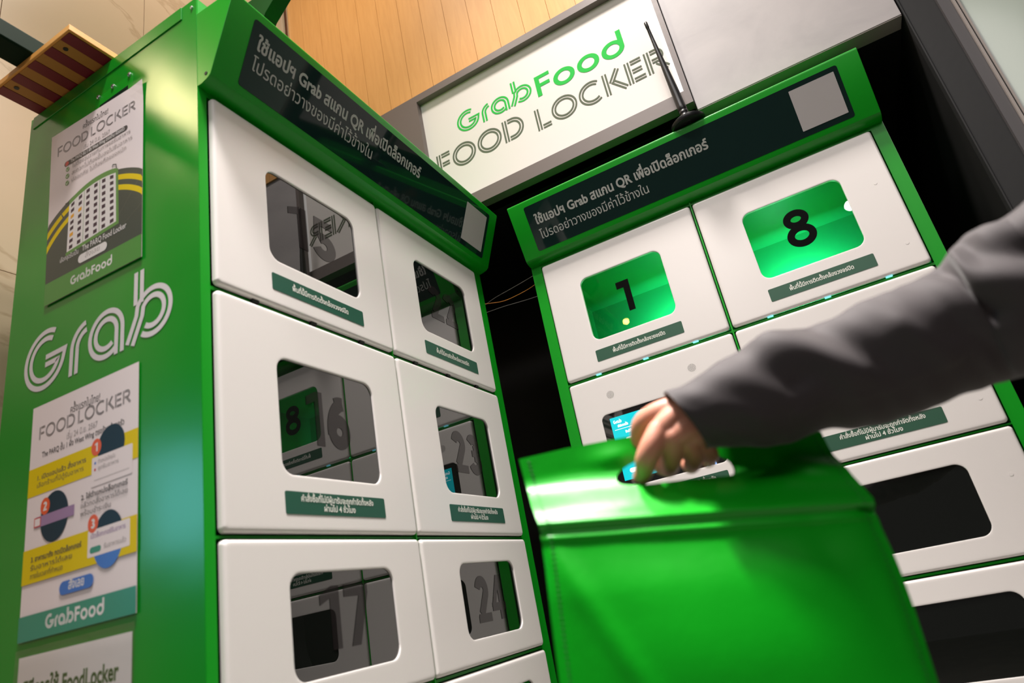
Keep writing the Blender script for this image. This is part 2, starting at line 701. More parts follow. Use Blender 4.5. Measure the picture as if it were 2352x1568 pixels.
# measured points of bag, sleeve and hand, in metres
BAG_O=(0.5555,0.0336,1.0862)
BAG_R=(0.9161,0.4010,0.0000)
BAG_F=(0.4010,-0.9161,0.0000)
BAG_LEFT=[(-0.1411,0.0392,0.0000),(-0.1393,0.0150,0.0040),(-0.1372,-0.0102,0.0220),(-0.1337,-0.0324,0.0450),(-0.1354,-0.0629,0.0500),(-0.1386,-0.1030,0.0520),(-0.1418,-0.1497,0.0520)]
BAG_RIGHT=[(0.1419,0.0079,0.0000),(0.1450,-0.0224,0.0060),(0.1459,-0.0453,0.0220),(0.1447,-0.0673,0.0450),(0.1450,-0.1066,0.0500),(0.1440,-0.1495,0.0520),(0.1409,-0.2008,0.0520)]
BAG_TOP=[(-0.1411,0.0392),(-0.0950,0.0405),(-0.0526,0.0399),(-0.0209,0.0390),(0.0130,0.0311),(0.0685,0.0197),(0.1098,0.0175),(0.1419,0.0079)]
BAG_HOLE=[(-0.0565,0.0020),(-0.0521,0.0081),(-0.0425,0.0132),(-0.0291,0.0168),(-0.0081,0.0171),(0.0163,0.0147),(0.0394,0.0082),(0.0513,-0.0004),(0.0539,-0.0092),(0.0517,-0.0149),(0.0444,-0.0159),(0.0167,-0.0128),(-0.0117,-0.0111),(-0.0319,-0.0099),(-0.0476,-0.0068),(-0.0549,-0.0033)]
SLEEVE=[((0.5836,0.0045,1.1223),(-0.0078,-0.0150,0.0267)),((0.6075,0.0151,1.1218),(-0.0111,-0.0181,0.0305)),((0.6342,0.0275,1.1256),(-0.0079,-0.0205,0.0394)),((0.6599,0.0386,1.1315),(-0.0048,-0.0208,0.0433)),((0.6868,0.0491,1.1371),(-0.0035,-0.0208,0.0444)),((0.7116,0.0602,1.1339),(-0.0027,-0.0213,0.0465)),((0.7388,0.0681,1.1351),(-0.0031,-0.0220,0.0475)),((0.7641,0.0715,1.1392),(-0.0042,-0.0232,0.0493)),((0.7886,0.0750,1.1425),(-0.0063,-0.0235,0.0478)),((0.8129,0.0782,1.1462),(-0.0076,-0.0244,0.0486)),((0.8349,0.0778,1.1502),(-0.0062,-0.0252,0.0518)),((0.8505,0.0729,1.1557),(-0.0106,-0.0287,0.0554)),((0.8697,0.0691,1.1623),(-0.0133,-0.0293,0.0541)),((0.8896,0.0670,1.1655),(-0.0144,-0.0279,0.0497)),((0.9107,0.0637,1.1727),(-0.0179,-0.0282,0.0470)),((0.9478,0.0732,1.1883),(-0.0170,-0.0273,0.0458)),((1.0061,0.0890,1.2110),(-0.0158,-0.0282,0.0490)),((1.0872,0.1115,1.2411),(-0.0184,-0.0303,0.0513))]
HAND={'forearm':[(0.7094,0.0563,1.1408,0.0229),(0.6458,0.0378,1.1299,0.0191),(0.5952,0.0139,1.1203,0.0158)],
'meta_i':[(0.5946,0.0130,1.1245,0.0142),(0.5792,0.0048,1.1278,0.0126),(0.5595,-0.0009,1.1183,0.0107)],
'meta_m':[(0.5957,0.0109,1.1197,0.0141),(0.5818,0.0035,1.1145,0.0125),(0.5687,0.0004,1.1085,0.0098)],
'meta_r':[(0.5961,0.0128,1.1158,0.0133),(0.5869,0.0101,1.1099,0.0114),(0.5775,0.0094,1.1047,0.0090)],
'meta_p':[(0.5961,0.0177,1.1124,0.0126),(0.5912,0.0188,1.1078,0.0107),(0.5860,0.0209,1.1030,0.0079)],
'palm':[(0.5897,0.0242,1.1236,0.0145),(0.5731,0.0188,1.1192,0.0137),(0.5618,0.0162,1.1138,0.0105)],
'thumb':[(0.5929,0.0192,1.1303,0.0128),(0.5721,0.0105,1.1372,0.0117),(0.5450,0.0120,1.1336,0.0102),(0.5326,0.0238,1.1209,0.0083),(0.5301,0.0343,1.1078,0.0071)],
'index':[(0.5595,-0.0009,1.1183,0.0114),(0.5504,-0.0067,1.1062,0.0107),(0.5417,-0.0050,1.0963,0.0100),(0.5356,0.0046,1.0896,0.0087),(0.5284,0.0108,1.0843,0.0076)],
'fill':[(0.5611,0.0206,1.1083,0.0097),(0.5474,0.0311,1.0973,0.0086),(0.5432,0.0362,1.0922,0.0070)],
'back':[(0.5899,0.0122,1.1216,0.0134),(0.5758,0.0062,1.1145,0.0122),(0.5687,0.0046,1.1111,0.0106)],
'middle':[(0.5691,0.0001,1.1095,0.0109),(0.5638,0.0074,1.1010,0.0102),(0.5573,0.0198,1.0927,0.0096),(0.5491,0.0375,1.0899,0.0082),(0.5450,0.0515,1.0966,0.0072)],
'ring':[(0.5788,0.0097,1.1052,0.0102),(0.5785,0.0200,1.0976,0.0097),(0.5753,0.0321,1.0908,0.0091),(0.5674,0.0506,1.0888,0.0075),(0.5627,0.0625,1.0947,0.0063)],
'pinky':[(0.5877,0.0215,1.1034,0.0087),(0.5901,0.0321,1.0975,0.0082),(0.5896,0.0424,1.0922,0.0077),(0.5830,0.0590,1.0906,0.0066),(0.5791,0.0690,1.0962,0.0055)]}
# ================================================================== THE SETTING
mb = MB()
mb.box((-3.5, -5.5, -.1), (5.0, 1.7, 0), M['floor'])
struct(mb.build('floor'))

# marble wall behind the left-hand locker, laid in big slabs
mb = MB()
zs = [-.0, .62, 1.222, 1.822, 2.422, 3.022, 3.7]
ysl = [-.42, -.014, .34, .94]
for a, b in zip(zs[:-1], zs[1:]):
    for c, d in zip(ysl[:-1], ysl[1:]):
        mb.box((-.72, c + .0008, a + .0008), (-.67, d - .0008, b - .0008), M['marble'])
mb.box((-.75, -.42, 0), (-.715, .94, 3.7), M['stone'])
struct(mb.build('wall_left'))

# oak cladding over the sign
mb = MB()
x = -.665
k = 0
while x < 1.15:
    x1 = min(x + .0855, 1.15)
    mb.box((x + .0006, .928, 2.592), (x1 - .0006, .95, 3.7), M['wood'])
    x = x1
    k += 1
mb.box((-.665, .932, 2.593), (1.15, .97, 3.7), M['bwood_d'])
struct(mb.build('wall_back'))
mb = MB()
mb.box((-.672, .922, 2.592), (-.660, .934, 3.7), M['chrome'])
mb.box((-.660, .924, 2.592), (-.648, .932, 3.7), M['bronze'])
mb.box((-.648, .922, 2.592), (-.643, .933, 3.7), M['chrome'])
struct(mb.build('trim_1'))

# concrete fascia right of the sign
mb = MB()
mb.box((.664, .935, 2.082), (1.147, .99, 3.7), M['concrete'])
mb.box((.664, .936, 2.079), (1.147, .985, 2.082), M['stone'])
struct(mb.build('wall_fascia', bevel=.002))

# black recess the right-hand locker stands in
mb = MB()
mb.box((-.72, 1.62, 0), (1.20, 1.66, 2.6), M['black_wall'])
mb.box((-.72, .95, 2.1), (.66, 1.62, 2.14), M['black_wall'])
mb.box((.66, .99, 2.085), (1.20, 1.62, 2.14), M['black_wall'])
mb.box((-.72, .94, 0), (-.68, 1.62, 2.1), M['black_wall'])
mb.box((1.150, .955, 0), (1.19, 1.62, 2.14), M['black_wall'])
struct(mb.build('wall_recess'))

mb = MB()
mb.box((1.150, .938, 0), (1.215, .955, 3.7), M['jamb'])
mb.box((1.150, .934, 0), (1.153, .938, 3.7), M['jamb'])
struct(mb.build('wall_right'))
mb = MB()
mb.box((1.215, .928, 0), (1.237, .955, 3.7), M['jamb2'])
struct(mb.build('trim_2'))
mb = MB()
mb.box((1.237, .922, 0), (1.242, .955, 3.7), M['stone'])
mb.box((1.242, .924, 0), (1.2445, .955, 3.7), M['jamb'])
mb.box((1.2445, .921, 0), (1.248, .955, 3.7), M['stone'])
struct(mb.build('trim_3'))
mb = MB()
mb.box((1.248, .926, 0), (3.2, .945, 3.7), M['pale'])
struct(mb.build('wall_glass'))

# ================================================================== THE SIGN
sx0, sx1, sz0, sz1 = -.133, .648, 2.142, 2.566
fx0, fx1, fz0, fz1 = -.62, .662, 2.100, 2.592
sign = thing('shop_sign', 'white light box sign in a grey metal frame, reading FOOD LOCKER, under the oak cladding', 'sign', (.25, .93, 2.10))
sign_inv = Matrix.Translation((-.25, -.93, -2.10))


def put(o, parent):
    """parent while keeping the world-space vertices where they are"""
    o.parent = parent
    o.matrix_parent_inverse = (Matrix.Translation(parent.location) @ parent.rotation_euler.to_matrix().to_4x4()).inverted()
    return o


mb = MB()
mb.box((fx0, .918, fz0), (sx0, .985, fz1), M['frame'])
mb.box((sx1, .918, fz0), (fx1, .985, fz1), M['frame'])
mb.box((sx0, .918, fz0), (sx1, .985, sz0), M['frame'])
mb.box((sx0, .918, sz1), (sx1, .985, fz1), M['frame'])
put(mb.build('frame'), sign)
mb = MB()
mb.box((sx0, .9405, sz0), (sx1, .97, sz1), M['signw'])
put(mb.build('panel'), sign)
mb = MB()
mb.box((sx1 - .011, .9398, sz0 + .0005), (sx1 - .0002, .9410, sz1 - .0005), M['signled'])
put(mb.build('edge_light'), sign)
mb = MB()
SP = lambda x, z: (x, .9398, z)
s1, w1 = script_word(.20, .05)
kx = (.2475 + .0154) / w1
s1 = move(s1, -.0154, 2.380, kx, .0775)
bulk(s1, SP, M['signg'], mb)
s2, w2 = food_word(.165)
s2 = move(s2, .262, 2.3675, (.5415 - .262) / w2, .0755)
bulk(s2, SP, M['signg'], mb)
put(mb.build('logo_lettering'), sign)
mb = MB()
SP = lambda x, z: (x, .9397, z)
a_, wa = inline_word('FOOD', .20, .055, .10)
bulk(move(a_, -.1085, 2.2695, (.1987 + .1085) / wa, .0765), SP, M['signd'], mb)
put(mb.build('title_lettering'), sign)
mb = MB()
b__, wb = inline_word('LOCKER', .20, .055, .10)
bulk(move(b__, .2375, 2.2545, (.6345 - .2375) / wb, .0745), SP, M['signd'], mb)
put(mb.build('title_lettering'), sign)

# ================================================================== THE TWO LOCKERS
ROWS = [(1.502, 1.845, 1.5865, 1.7640, 1), (1.150, 1.492, 1.2325, 1.4135, 2), (.917, 1.142, .9600, 1.0960, 0), (.683, .908, .7265, .8625, 0), (.450, .6745, .4935, .6290, 0), (.216, .4415, .2590, .3950, 0)]
T_A = 'ใช้แอปฯ Grab สแกน QR เพื่อเปิดล็อกเกอร์'
T_B = 'โปรดอย่าวางของมีค่าไว้ข้างใน'
T_1 = 'พื้นที่นี้มีการติดตั้งกล้องวงจรปิด'
T_2 = 'คำสั่งซื้อที่ไม่มีผู้มารับจะถูกกำจัดทิ้งหลัง'
T_3 = 'ผ่านไป 4 ชั่วโมง'


def plate_ring(mb, x0, z0, x1, z1, hole, depth, m, rim=.0055, rout=.007, rin=.022, back=True):
    """door leaf with rounded front edges and a round-cornered opening; front face at y=0"""
    N = 7
    O = lambda ins, y: [(px, y, pz) for px, pz in rrect(x0 + ins, z0 + ins, x1 - ins, z1 - ins, max(rout - ins * .3, .002), N)]
    hx0, hz0, hx1, hz1 = hole
    I = lambda ins, y: [(px, y, pz) for px, pz in rrect(hx0 - ins, hz0 - ins, hx1 + ins, hz1 + ins, rin + ins, N)]
    rings = [O(0, depth), O(0, rim)]
    for k in range(1, 5):
        t = math.pi / 2 * k / 4
        rings.append(O(rim * (1 - math.cos(t)), rim * (1 - math.sin(t))))
    rings.append(O(rim + .004, 0))
    rings.append(I(.0045, 0))
    rings.append(I(.0015, 0))
    rings.append(I(.0004, .0005))
    rings.append(I(0, .0015))
    rings.append(I(0, .0075))
    n = len(rings[0])
    vs = [p for r in rings for p in r]
    fs = []
    for i in range(len(rings) - 1):
        for k in range(n):
            a, b = i * n + k, i * n + (k + 1) % n
            fs.append((a, a + n, b + n, b))
    mb.add(vs, fs, m)


def flat(mb, pts, y, m, thick=None):
    n = len(pts)
    if thick is None:
        mb.add([(px, y, pz) for px, pz in pts], [tuple(range(n - 1, -1, -1))], m)
    else:
        vs = [(px, y, pz) for px, pz in pts] + [(px, y + thick, pz) for px, pz in pts]
        mb.add(vs, [tuple(range(n - 1, -1, -1)), tuple(range(n, 2 * n))] + [(k, (k + 1) % n, n + (k + 1) % n, n + k) for k in range(n)], m)


def locker(name, label, loc, rotz, cols, left, right, depth, wins, numbers, lit, screen, labcols, lmat):
    L = thing(name, label, 'locker', loc, rotz)
    fy = .010                                  # green front frame lies 10 mm behind the door faces
    top = 2.055
    # ---- body: a folded steel carcass with a grid of rails round the doors
    mb = MB()
    g = M['green']
    s = M['green_side']
    e = .0006
    mb.box((left, fy, .03), (left + .003, depth, top), s)
    mb.box((left + e, fy - .0004, .031), (cols[0][0] - .0035, fy + .03, 1.87), g)
    mb.box((right - .003, fy, .03), (right, depth, top), s)
    mb.box((cols[-1][1] + .0035, fy - .0004, .031), (right - e, fy + .03, 1.87), g)
    mb.box((left + e, fy + e, top - .004), (right - e, depth - e, top - .0002), s)
    mb.box((left + e, fy + .0004, 1.848), (right - e, fy + .031, top - .001), g)
    mb.box((left + e, depth - .004, .032), (right - e, depth - .0003, top - .001), s)
    mb.box((left + e, fy + e, .0305), (right - e, depth - .001, .06), g)
    mb.box((left + .001, fy + .0002, .06), (right - .001, fy + .029, .212), g)
    gm = (cols[0][1] + cols[1][0]) / 2
    gw = (cols[1][0] - cols[0][1]) * .24
    mb.box((gm - gw, fy - .004, .2), (gm + gw, fy + .0295, 1.86), g)
    for (a, b) in zip(ROWS[1:], ROWS[:-1]):
        mb.box((left + .003, fy, a[1] + .0022), (right - .003, fy + .028, b[0] - .0022), g)
    put_local = lambda o: (setattr(o, 'parent', L), o)[1]
    put_local(mb.build('body'))
    # ---- base feet
    for fx in (left + .05, right - .05):
        for fyy in (.06, depth - .06):
            mb = MB()
            mb.tube([(fx, fyy, 0), (fx, fyy, .012), (fx, fyy, .031)], [.022, .022, .010], M['black'], 14)
            put_local(mb.build('foot', smooth=40))
    # ---- sloping header with its glossy panel
    mb = MB()
    pr = [(.0, 1.8575), (-.014, 1.8615), (-.020, 1.8665), (-.0225, 1.873), (-.0765, 2.0065), (-.0768, 2.0105), (-.0745, 2.0135), (-.070, 2.0145), (.012, 2.0165), (.012, 1.8575)]
    n = len(pr)
    hx0, hx1 = left + .0005, right - .0005
    vs = [(hx0, y, z) for y, z in pr] + [(hx1, y, z) for y, z in pr]
    mb.add(vs, [(k, (k + 1) % n, n + (k + 1) % n, n + k) for k in range(n)] + [tuple(range(n - 1, -1, -1)), tuple(range(n, 2 * n))], M['header'])
    H = put_local(mb.build('header', smooth=25, bevel=.0010))
    d = Vector((0, -.054, .1335)).normalized()
    nrm = Vector((0, -d.z, d.y))
    if nrm.y > 0:
        nrm = -nrm
    h0 = Vector((0, -.0225, 1.873))

    def HP(off):
        return lambda x, sv: tuple(h0 + Vector((x, 0, 0)) + d * sv + nrm * off)
    px0, px1, ps0, ps1 = wins['panel']
    rr = rrect(px0, ps0, px1, ps1, .006, 5)
    k = len(rr)
    mb = MB()
    f0, f1 = HP(.0006), HP(-.001)
    mb.add([f0(*p) for p in rr] + [f1(*p) for p in rr], [tuple(range(k))] + [(i, k + i, k + (i + 1) % k, (i + 1) % k) for i in range(k)], M['hpanel'])
    o = mb.build('header_panel')
    o.parent = H
    mb = MB()
    tp = wins['text']
    bulk(text(T_A, tp[0], tp[1], tp[2], bold=.030, wid=tp[3]), HP(.0010), M['htext'], mb)
    bulk(text(T_B, tp[0], tp[4], tp[2] * .98, bold=.004, wid=tp[5]), HP(.0010), M['htext'], mb)
    o = mb.build('header_lettering')
    o.parent = H
    mb = MB()
    cx0, cx1 = wins['card']
    rr = rrect(cx0, .020, cx1, .120, .001, 2)
    k = len(rr)
    f0, f1 = HP(.0014), HP(.0004)
    mb.add([f0(*p) for p in rr] + [f1(*p) for p in rr], [tuple(range(k))] + [(i, k + i, k + (i + 1) % k, (i + 1) % k) for i in range(k)], M['card'])
    o = mb.build('pale_card')
    o.parent = H
    o['label'] = 'pale grey square card at the end of the header panel'
    for sx in (hx0 - .0004, hx1 + .0004):
        mb = MB()
        c = [(sx, -.010 + .0035 * math.cos(t * math.pi / 6), 1.872 + .0035 * math.sin(t * math.pi / 6)) for t in range(12)]
        mb.tube([(sx - .0004, -.010, 1.8725), (sx + .0004, -.010, 1.8725)], .0032, M['dark'], 10)
        o = mb.build('screw_hole')
        o.parent = H
    # ---- doors
    for ci, (cx0, cx1) in enumerate(cols):
        for ri, (z0, z1, wz0, wz1, kind) in enumerate(ROWS):
            wx0, wx1 = wins['win'][ci]
            isscr = screen and ci == 0 and ri == 1
            hole = (wx0, wz0, wx1, wz1)
            if isscr:
                hole = (.0650, 1.2115, .330, 1.3935)
            mb = MB()
            plate_ring(mb, cx0, z0, cx1, z1, hole, .0095, M['white'], rin=.016 if isscr else .021)
            D = put_local(mb.build('door', smooth=35))
            md = D.modifiers.new('normals', 'WEIGHTED_NORMAL')
            md.keep_sharp = True
            key = (ci, ri)
            mb = MB()
            if isscr:
                flat(mb, rrect(hole[0] - .0003, hole[1] - .0003, hole[2] + .0003, hole[3] + .0003, .016, 7), .002, M['bezel'], .004)
                B = mb.build('touchscreen')
                B.parent = D
                mb = MB()
                flat(mb, [(.0845, 1.2275), (.1800, 1.2275), (.1800, 1.3815), (.0845, 1.3815)], .0017, M['screen'])
                flat(mb, [(.1800, 1.2275), (.300, 1.2275), (.300, 1.3815), (.1800, 1.3815)], .0017, M['screen_dk'])
                SPp = lambda x, z: (x, .0013, z)
                gw, ww = script_word(.22, .02)
                bulk(move(gw, .0915, 1.3655, .021 / ww, .0085), SPp, M['screen_w'], mb)
                bulk(text('รหัสรับอาหารนี้คือ', .100, 1.3555, .0085, bold=.03, wid=.027), SPp, M['screen_w'], mb)
                bulk([R_([(.091, 1.3500), (.172, 1.3500)], -.0005, .0005)], SPp, M['screen_w'], mb)
                bulk(text('ยินดีต้อนรับ', .116, 1.3375, .0085, bold=.03, wid=.03), SPp, M['screen_w'], mb)
                bulk([(rrect(.113, 1.3135, .140, 1.3265, .003, 3), [tuple(range(16))])], SPp, M['screen_w'], mb)
                bulk([(rrect(.1025, 1.2425, .150, 1.2530, .005, 3), [tuple(range(16))])], SPp, M['screen_w'], mb)
                o = mb.build('display')
                o.parent = D
                o['label'] = 'lit cyan display'
                mb = MB()
                mb.tube([(.290, .0022, 1.2145), (.290, .0012, 1.2145)], .0115, M['icon'], 24)
                mb.tube([(.290, .0013, 1.2145), (.290, .0008, 1.2145)], .0075, M['bezel'], 24)
                mb.box((.288, .0006, 1.208), (.292, .0009, 1.221), M['icon'])
                o = mb.build('icon_button')
                o.parent = D
                o['label'] = 'round blue lit button'
                for gx, gz in ((.1020, 1.4392), (.3105, 1.4407)):
                    mb = MB()
                    for rad, cnt in ((0, 1), (.0022, 6), (.0044, 12), (.0066, 18), (.0088, 24)):
                        for q in range(cnt):
                            t = 2 * math.pi * q / cnt + rad * 90
                            c = (gx + rad * math.cos(t), gz + rad * math.sin(t))
                            flat(mb, [(c[0] + .00062 * math.cos(u * math.pi / 3), c[1] + .00062 * math.sin(u * math.pi / 3)) for u in range(6)], -.0003, M['black'])
                    o = mb.build('speaker_grille')
                    o.parent = D
            else:
                if key in lit:
                    flat(mb, rrect(wx0, wz0, wx1, wz1, .021, 7), .0035, M['clear'])
                else:
                    flat(mb, rrect(wx0 - .0003, wz0 - .0003, wx1 + .0003, wz1 + .0003, .021, 7), .0032, M['pane'], .004)
                o = mb.build('window_pane')
                o.parent = D
            if key in numbers:
                mb = MB()
                for k, (v, f) in enumerate(numbers[key]):
                    mb.add([(a, .0026 - 2e-5 * k, b) for a, b in v], f, M['digit_lit'] if key in lit else M['digit'])
                o = mb.build('number')
                o.parent = D
            if kind and not (isscr and False):
                lx0, lx1 = labcols[ci]
                lz0, lz1 = ((1.5300, 1.5605) if kind == 1 else (1.1760, 1.2085)) if not isscr else (1.1600, 1.1935)
                if isscr:
                    lx0, lx1 = .10, .320
                mb = MB()
                flat(mb, rrect(lx0, lz0, lx1, lz1, .0028, 4), -.0006, lmat, .0008)
                P = mb.build('notice_plate')
                P.parent = D
                mb = MB()
                TP = lambda x, z: (x, -.0009, z)
                cxm = (lx0 + lx1) / 2
                if kind == 1:
                    bulk(text(T_1, cxm, lz0 + .0112, .0135, bold=.020, wid=.137, align='c'), TP, M['ltext'], mb)
                else:
                    bulk(text(T_2, cxm, lz0 + .0187, .0125, bold=.020, wid=.162, align='c'), TP, M['ltext'], mb)
                    bulk(text(T_3, cxm, lz0 + .0056, .0125, bold=.020, wid=.070, align='c'), TP, M['ltext'], mb)
                o = mb.build('notice_text')
                o.parent = D
            if screen and ci == 1:
                for qx, qz in ((.385, .62), (.392, .16)):
                    mb = MB()
                    mb.tube([(cx0 + qx, .0002, z0 + (z1 - z0) * qz), (cx0 + qx, -.0004, z0 + (z1 - z0) * qz)], .0036, M['white'], 20)
                    o = mb.build('screw_cap')
                    o.parent = D
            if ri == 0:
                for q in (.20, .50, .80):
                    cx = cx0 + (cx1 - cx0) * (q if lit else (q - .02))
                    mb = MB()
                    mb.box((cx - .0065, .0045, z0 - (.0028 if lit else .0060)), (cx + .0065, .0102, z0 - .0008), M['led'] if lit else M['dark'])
                    o = mb.build('indicator_light' if lit else 'latch_notch')  # glowing strips stand in for cyan reflections in the notches
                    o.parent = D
            # ---- lit compartment behind a clear window
            if key in lit:
                bx0, bx1 = cx0 + .024, cx1 - .012
                y0, y1 = .0405, .298
                bz0, bz1 = 1.512, 1.793
                mb = MB()
                q = M['inside']
                v = [(bx0, y0, bz0), (bx1, y0, bz0), (bx1, y1, bz0), (bx0, y1, bz0), (bx0, y0, bz1), (bx1, y0, bz1), (bx1, y1, bz1), (bx0, y1, bz1)]
                mb.add(v, [(0, 1, 2, 3), (7, 6, 5, 4), (3, 2, 6, 7), (0, 3, 7, 4), (2, 1, 5, 6)], q)
                # front lip round the opening, behind the door leaf
                mb.add([(bx0, y0, bz0), (bx1, y0, bz0), (bx1, y0, bz1), (bx0, y0, bz1), (cx0, .012, z0), (cx1, .012, z0), (cx1, .012, z1), (cx0, .012, z1)],
                       [(0, 1, 5, 4), (1, 2, 6, 5), (2, 3, 7, 6), (3, 0, 4, 7)], q)
                put_local(mb.build('compartment'))
    return L


# left locker: local x runs away from the camera along the row of doors
W_L = dict(panel=(.030, .845, .006, .132), text=(.0455, .083, .0345, .482, .0445, .318), card=(.731, .832), win=[(.1055, .3300), (.5350, .7560)])
cxl = [(a + b) / 2 for a, b in W_L['win']]
num_l = {}
for ri, (n0, n1) in enumerate((('15', '22'), ('16', '23'), ('17', '24'))):
    zc = (ROWS[ri][2] + ROWS[ri][3]) / 2
    hh = (.086, .090, .085)[ri]
    num_l[(0, ri)] = number(n0, cxl[0] - .004, zc + .006, hh, (.117, .098, .104)[ri])
    num_l[(1, ri)] = number(n1, cxl[1] - .004, zc + .000, hh, .112)
locker_l = locker('parcel_locker', 'green locker at the left, with posters and a big white logo on its side', (0, 0, 0), math.pi / 2,
                  [(0, .4164), (.4214, .836)], -.020, .884, .480, W_L, num_l, set(), False, [(.1060, .3290), (.5335, .7535)], M['label'])
W_R = dict(panel=(.0135, .830, .006, .132), text=(.034, .076, .0335, .480, .034, .310), card=(.7195, .8200), win=[(.0955, .3170), (.5260, .7500)])
cxr = [(a + b) / 2 for a, b in W_R['win']]
d1 = move(digit('l')[0], 0, 0)
num_r = {(0, 0): move(d1, .1935, 1.6325, .0690, .0860), (1, 0): number('8', .6365, 1.680, .0930, .0640)}
locker_r = locker('parcel_locker', 'green locker set back in the black recess, with touchscreen and two lit compartments', (.145, .954, 0), 0,
                  [(0, .420), (.428, .848)], -.0325, .880, .490, W_R, num_r, {(0, 0), (1, 0)}, True, [(.0920, .3190), (.5260, .7530)], M['label_r'])
for x in (.445, .757):
    area('compartment_lamp', (x, 1.135, 1.585), (x, 1.25, 1.60), .05, 2.0, (.50, 1., .95), spread=150)

# ---- things fixed to the left locker's side panel (its local x = -.02 face, world y = -.02)
mb = MB()
sw, ww = script_word(.205, .045)
LP = lambda x, z: (x, -.0206, z)
bulk(move(sw, -.4253, 1.4515, .3590 / ww, .1070), LP, M['logo'], mb)
put(mb.build('logo_decal'), locker_l)
locker_l.children[-1]['label'] = 'white double-line logo on the green side'
mb = MB()
mb.box((-.276, -.0203, 1.900), (-.172, -.0195, 1.9875), M['green'])
mb.box((-.262, -.0206, 1.900), (-.184, -.0200, 1.9655), M['beam'])
put(mb.build('bracket_slot'), locker_l)
for sx, sz in ((-.2658, 1.9865), (-.2254, 1.9875), (-.1799, 1.9869)):
    mb = MB()
    mb.tube([(sx, -.0198, sz), (sx, -.0225, sz), (sx, -.0235, sz)], [.0042, .0042, .0025], M['steel'], 14)
    put(mb.build('screw', smooth=40), locker_l)
mb = MB()
mb.box((-.470, -.0220, 2.0265), (-.045, -.0195, 2.0550), M['green_side'])
mb.tube([(-.020, -.0225, 2.037), (-.020, -.0190, 2.037)], .003, M['steel'], 10)
put(mb.build('top_flange', bevel=.001), locker_l)
# ================================================================== POSTERS on the left locker's side


def poster(name, label, quad, W, Hh, bend, art):
    """quad: corners TL,TR,BR,BL as (x,z); art(draw) gets a function drawing shapes given in metres from the top-left corner (y down)"""
    TL, TR, BR, BL = [Vector(q) for q in quad]

    def at(s_, t_, off=0.):
        p = (TL * (1 - s_) + TR * s_) * (1 - t_) + (BL * (1 - s_) + BR * s_) * t_
        return (p.x, -.0212 - bend(s_, t_) - off, p.y)
    mb = MB()
    nx, ny = 14, 20
    vs = [at(i / nx, j / ny) for j in range(ny + 1) for i in range(nx + 1)]
    fs = [(j * (nx + 1) + i, (j + 1) * (nx + 1) + i, (j + 1) * (nx + 1) + i + 1, j * (nx + 1) + i + 1) for j in range(ny) for i in range(nx)]
    mb.add(vs, fs, M['paper'])
    lay = [0]

    def draw(shapes, m, sub=False):
        lay[0] += 1
        off = .00010 + .00003 * lay[0]
        for k, (v, f) in enumerate(shapes):
            mb.add([at(x / W, y / Hh, off + 6e-6 * (k % 7)) for x, y in v], f, m)

    art(draw, W, Hh)
    o = mb.build(name)
    return tag(o, label, 'poster', 'posters on the locker side')


def dn(shapes, x, y, h=1.):
    """shapes drawn upward from a baseline -> poster coordinates (y down)"""
    return [([(x + a, y - b) for a, b in v], f) for v, f in shapes]


def rect(x0, y0, x1, y1, n=1, m=1):
    vs = [(x0 + (x1 - x0) * i / n, y0 + (y1 - y0) * j / m) for j in range(m + 1) for i in range(n + 1)]
    return [(vs, [(j * (n + 1) + i, (j + 1) * (n + 1) + i, (j + 1) * (n + 1) + i + 1, j * (n + 1) + i + 1) for j in range(m) for i in range(n)])]


def disc(cx, cy, r, n=28, ry=None):
    ry = ry or r
    return [([(cx + r * math.cos(2 * math.pi * k / n), cy + ry * math.sin(2 * math.pi * k / n)) for k in range(n)], [tuple(range(n))])]


def pill(x0, y0, x1, y1, r=None):
    r = r or (y1 - y0) / 2 - 1e-5
    p = rrect(x0, y0, x1, y1, r, 6)
    return [(p, [tuple(range(len(p)))])]


def title(draw, W, x0, x1, y, h, m):
    f, wf = inline_word('FOOD', .15, .05, .12)
    l, wl = inline_word('LOCKER', .15, .05, .12)
    tot = wf + .36 + wl
    k = (x1 - x0) / tot
    draw(dn(move(f, 0, 0, k, h), x0, y), m)
    draw(dn(move(l, (wf + .36) * k, 0, k, h), x0, y), m)


def brand(draw, W, xc, y, h, wid, m):
    s_, ws = script_word(.2, .03)
    f_, wf = food_word(.19)
    k = wid / (ws + wf + .12)
    draw(dn(move(s_, 0, 0, k, h), xc - wid / 2, y), m)
    draw(dn(move(f_, (ws + .12) * k, 0, k, h), xc - wid / 2, y), m)


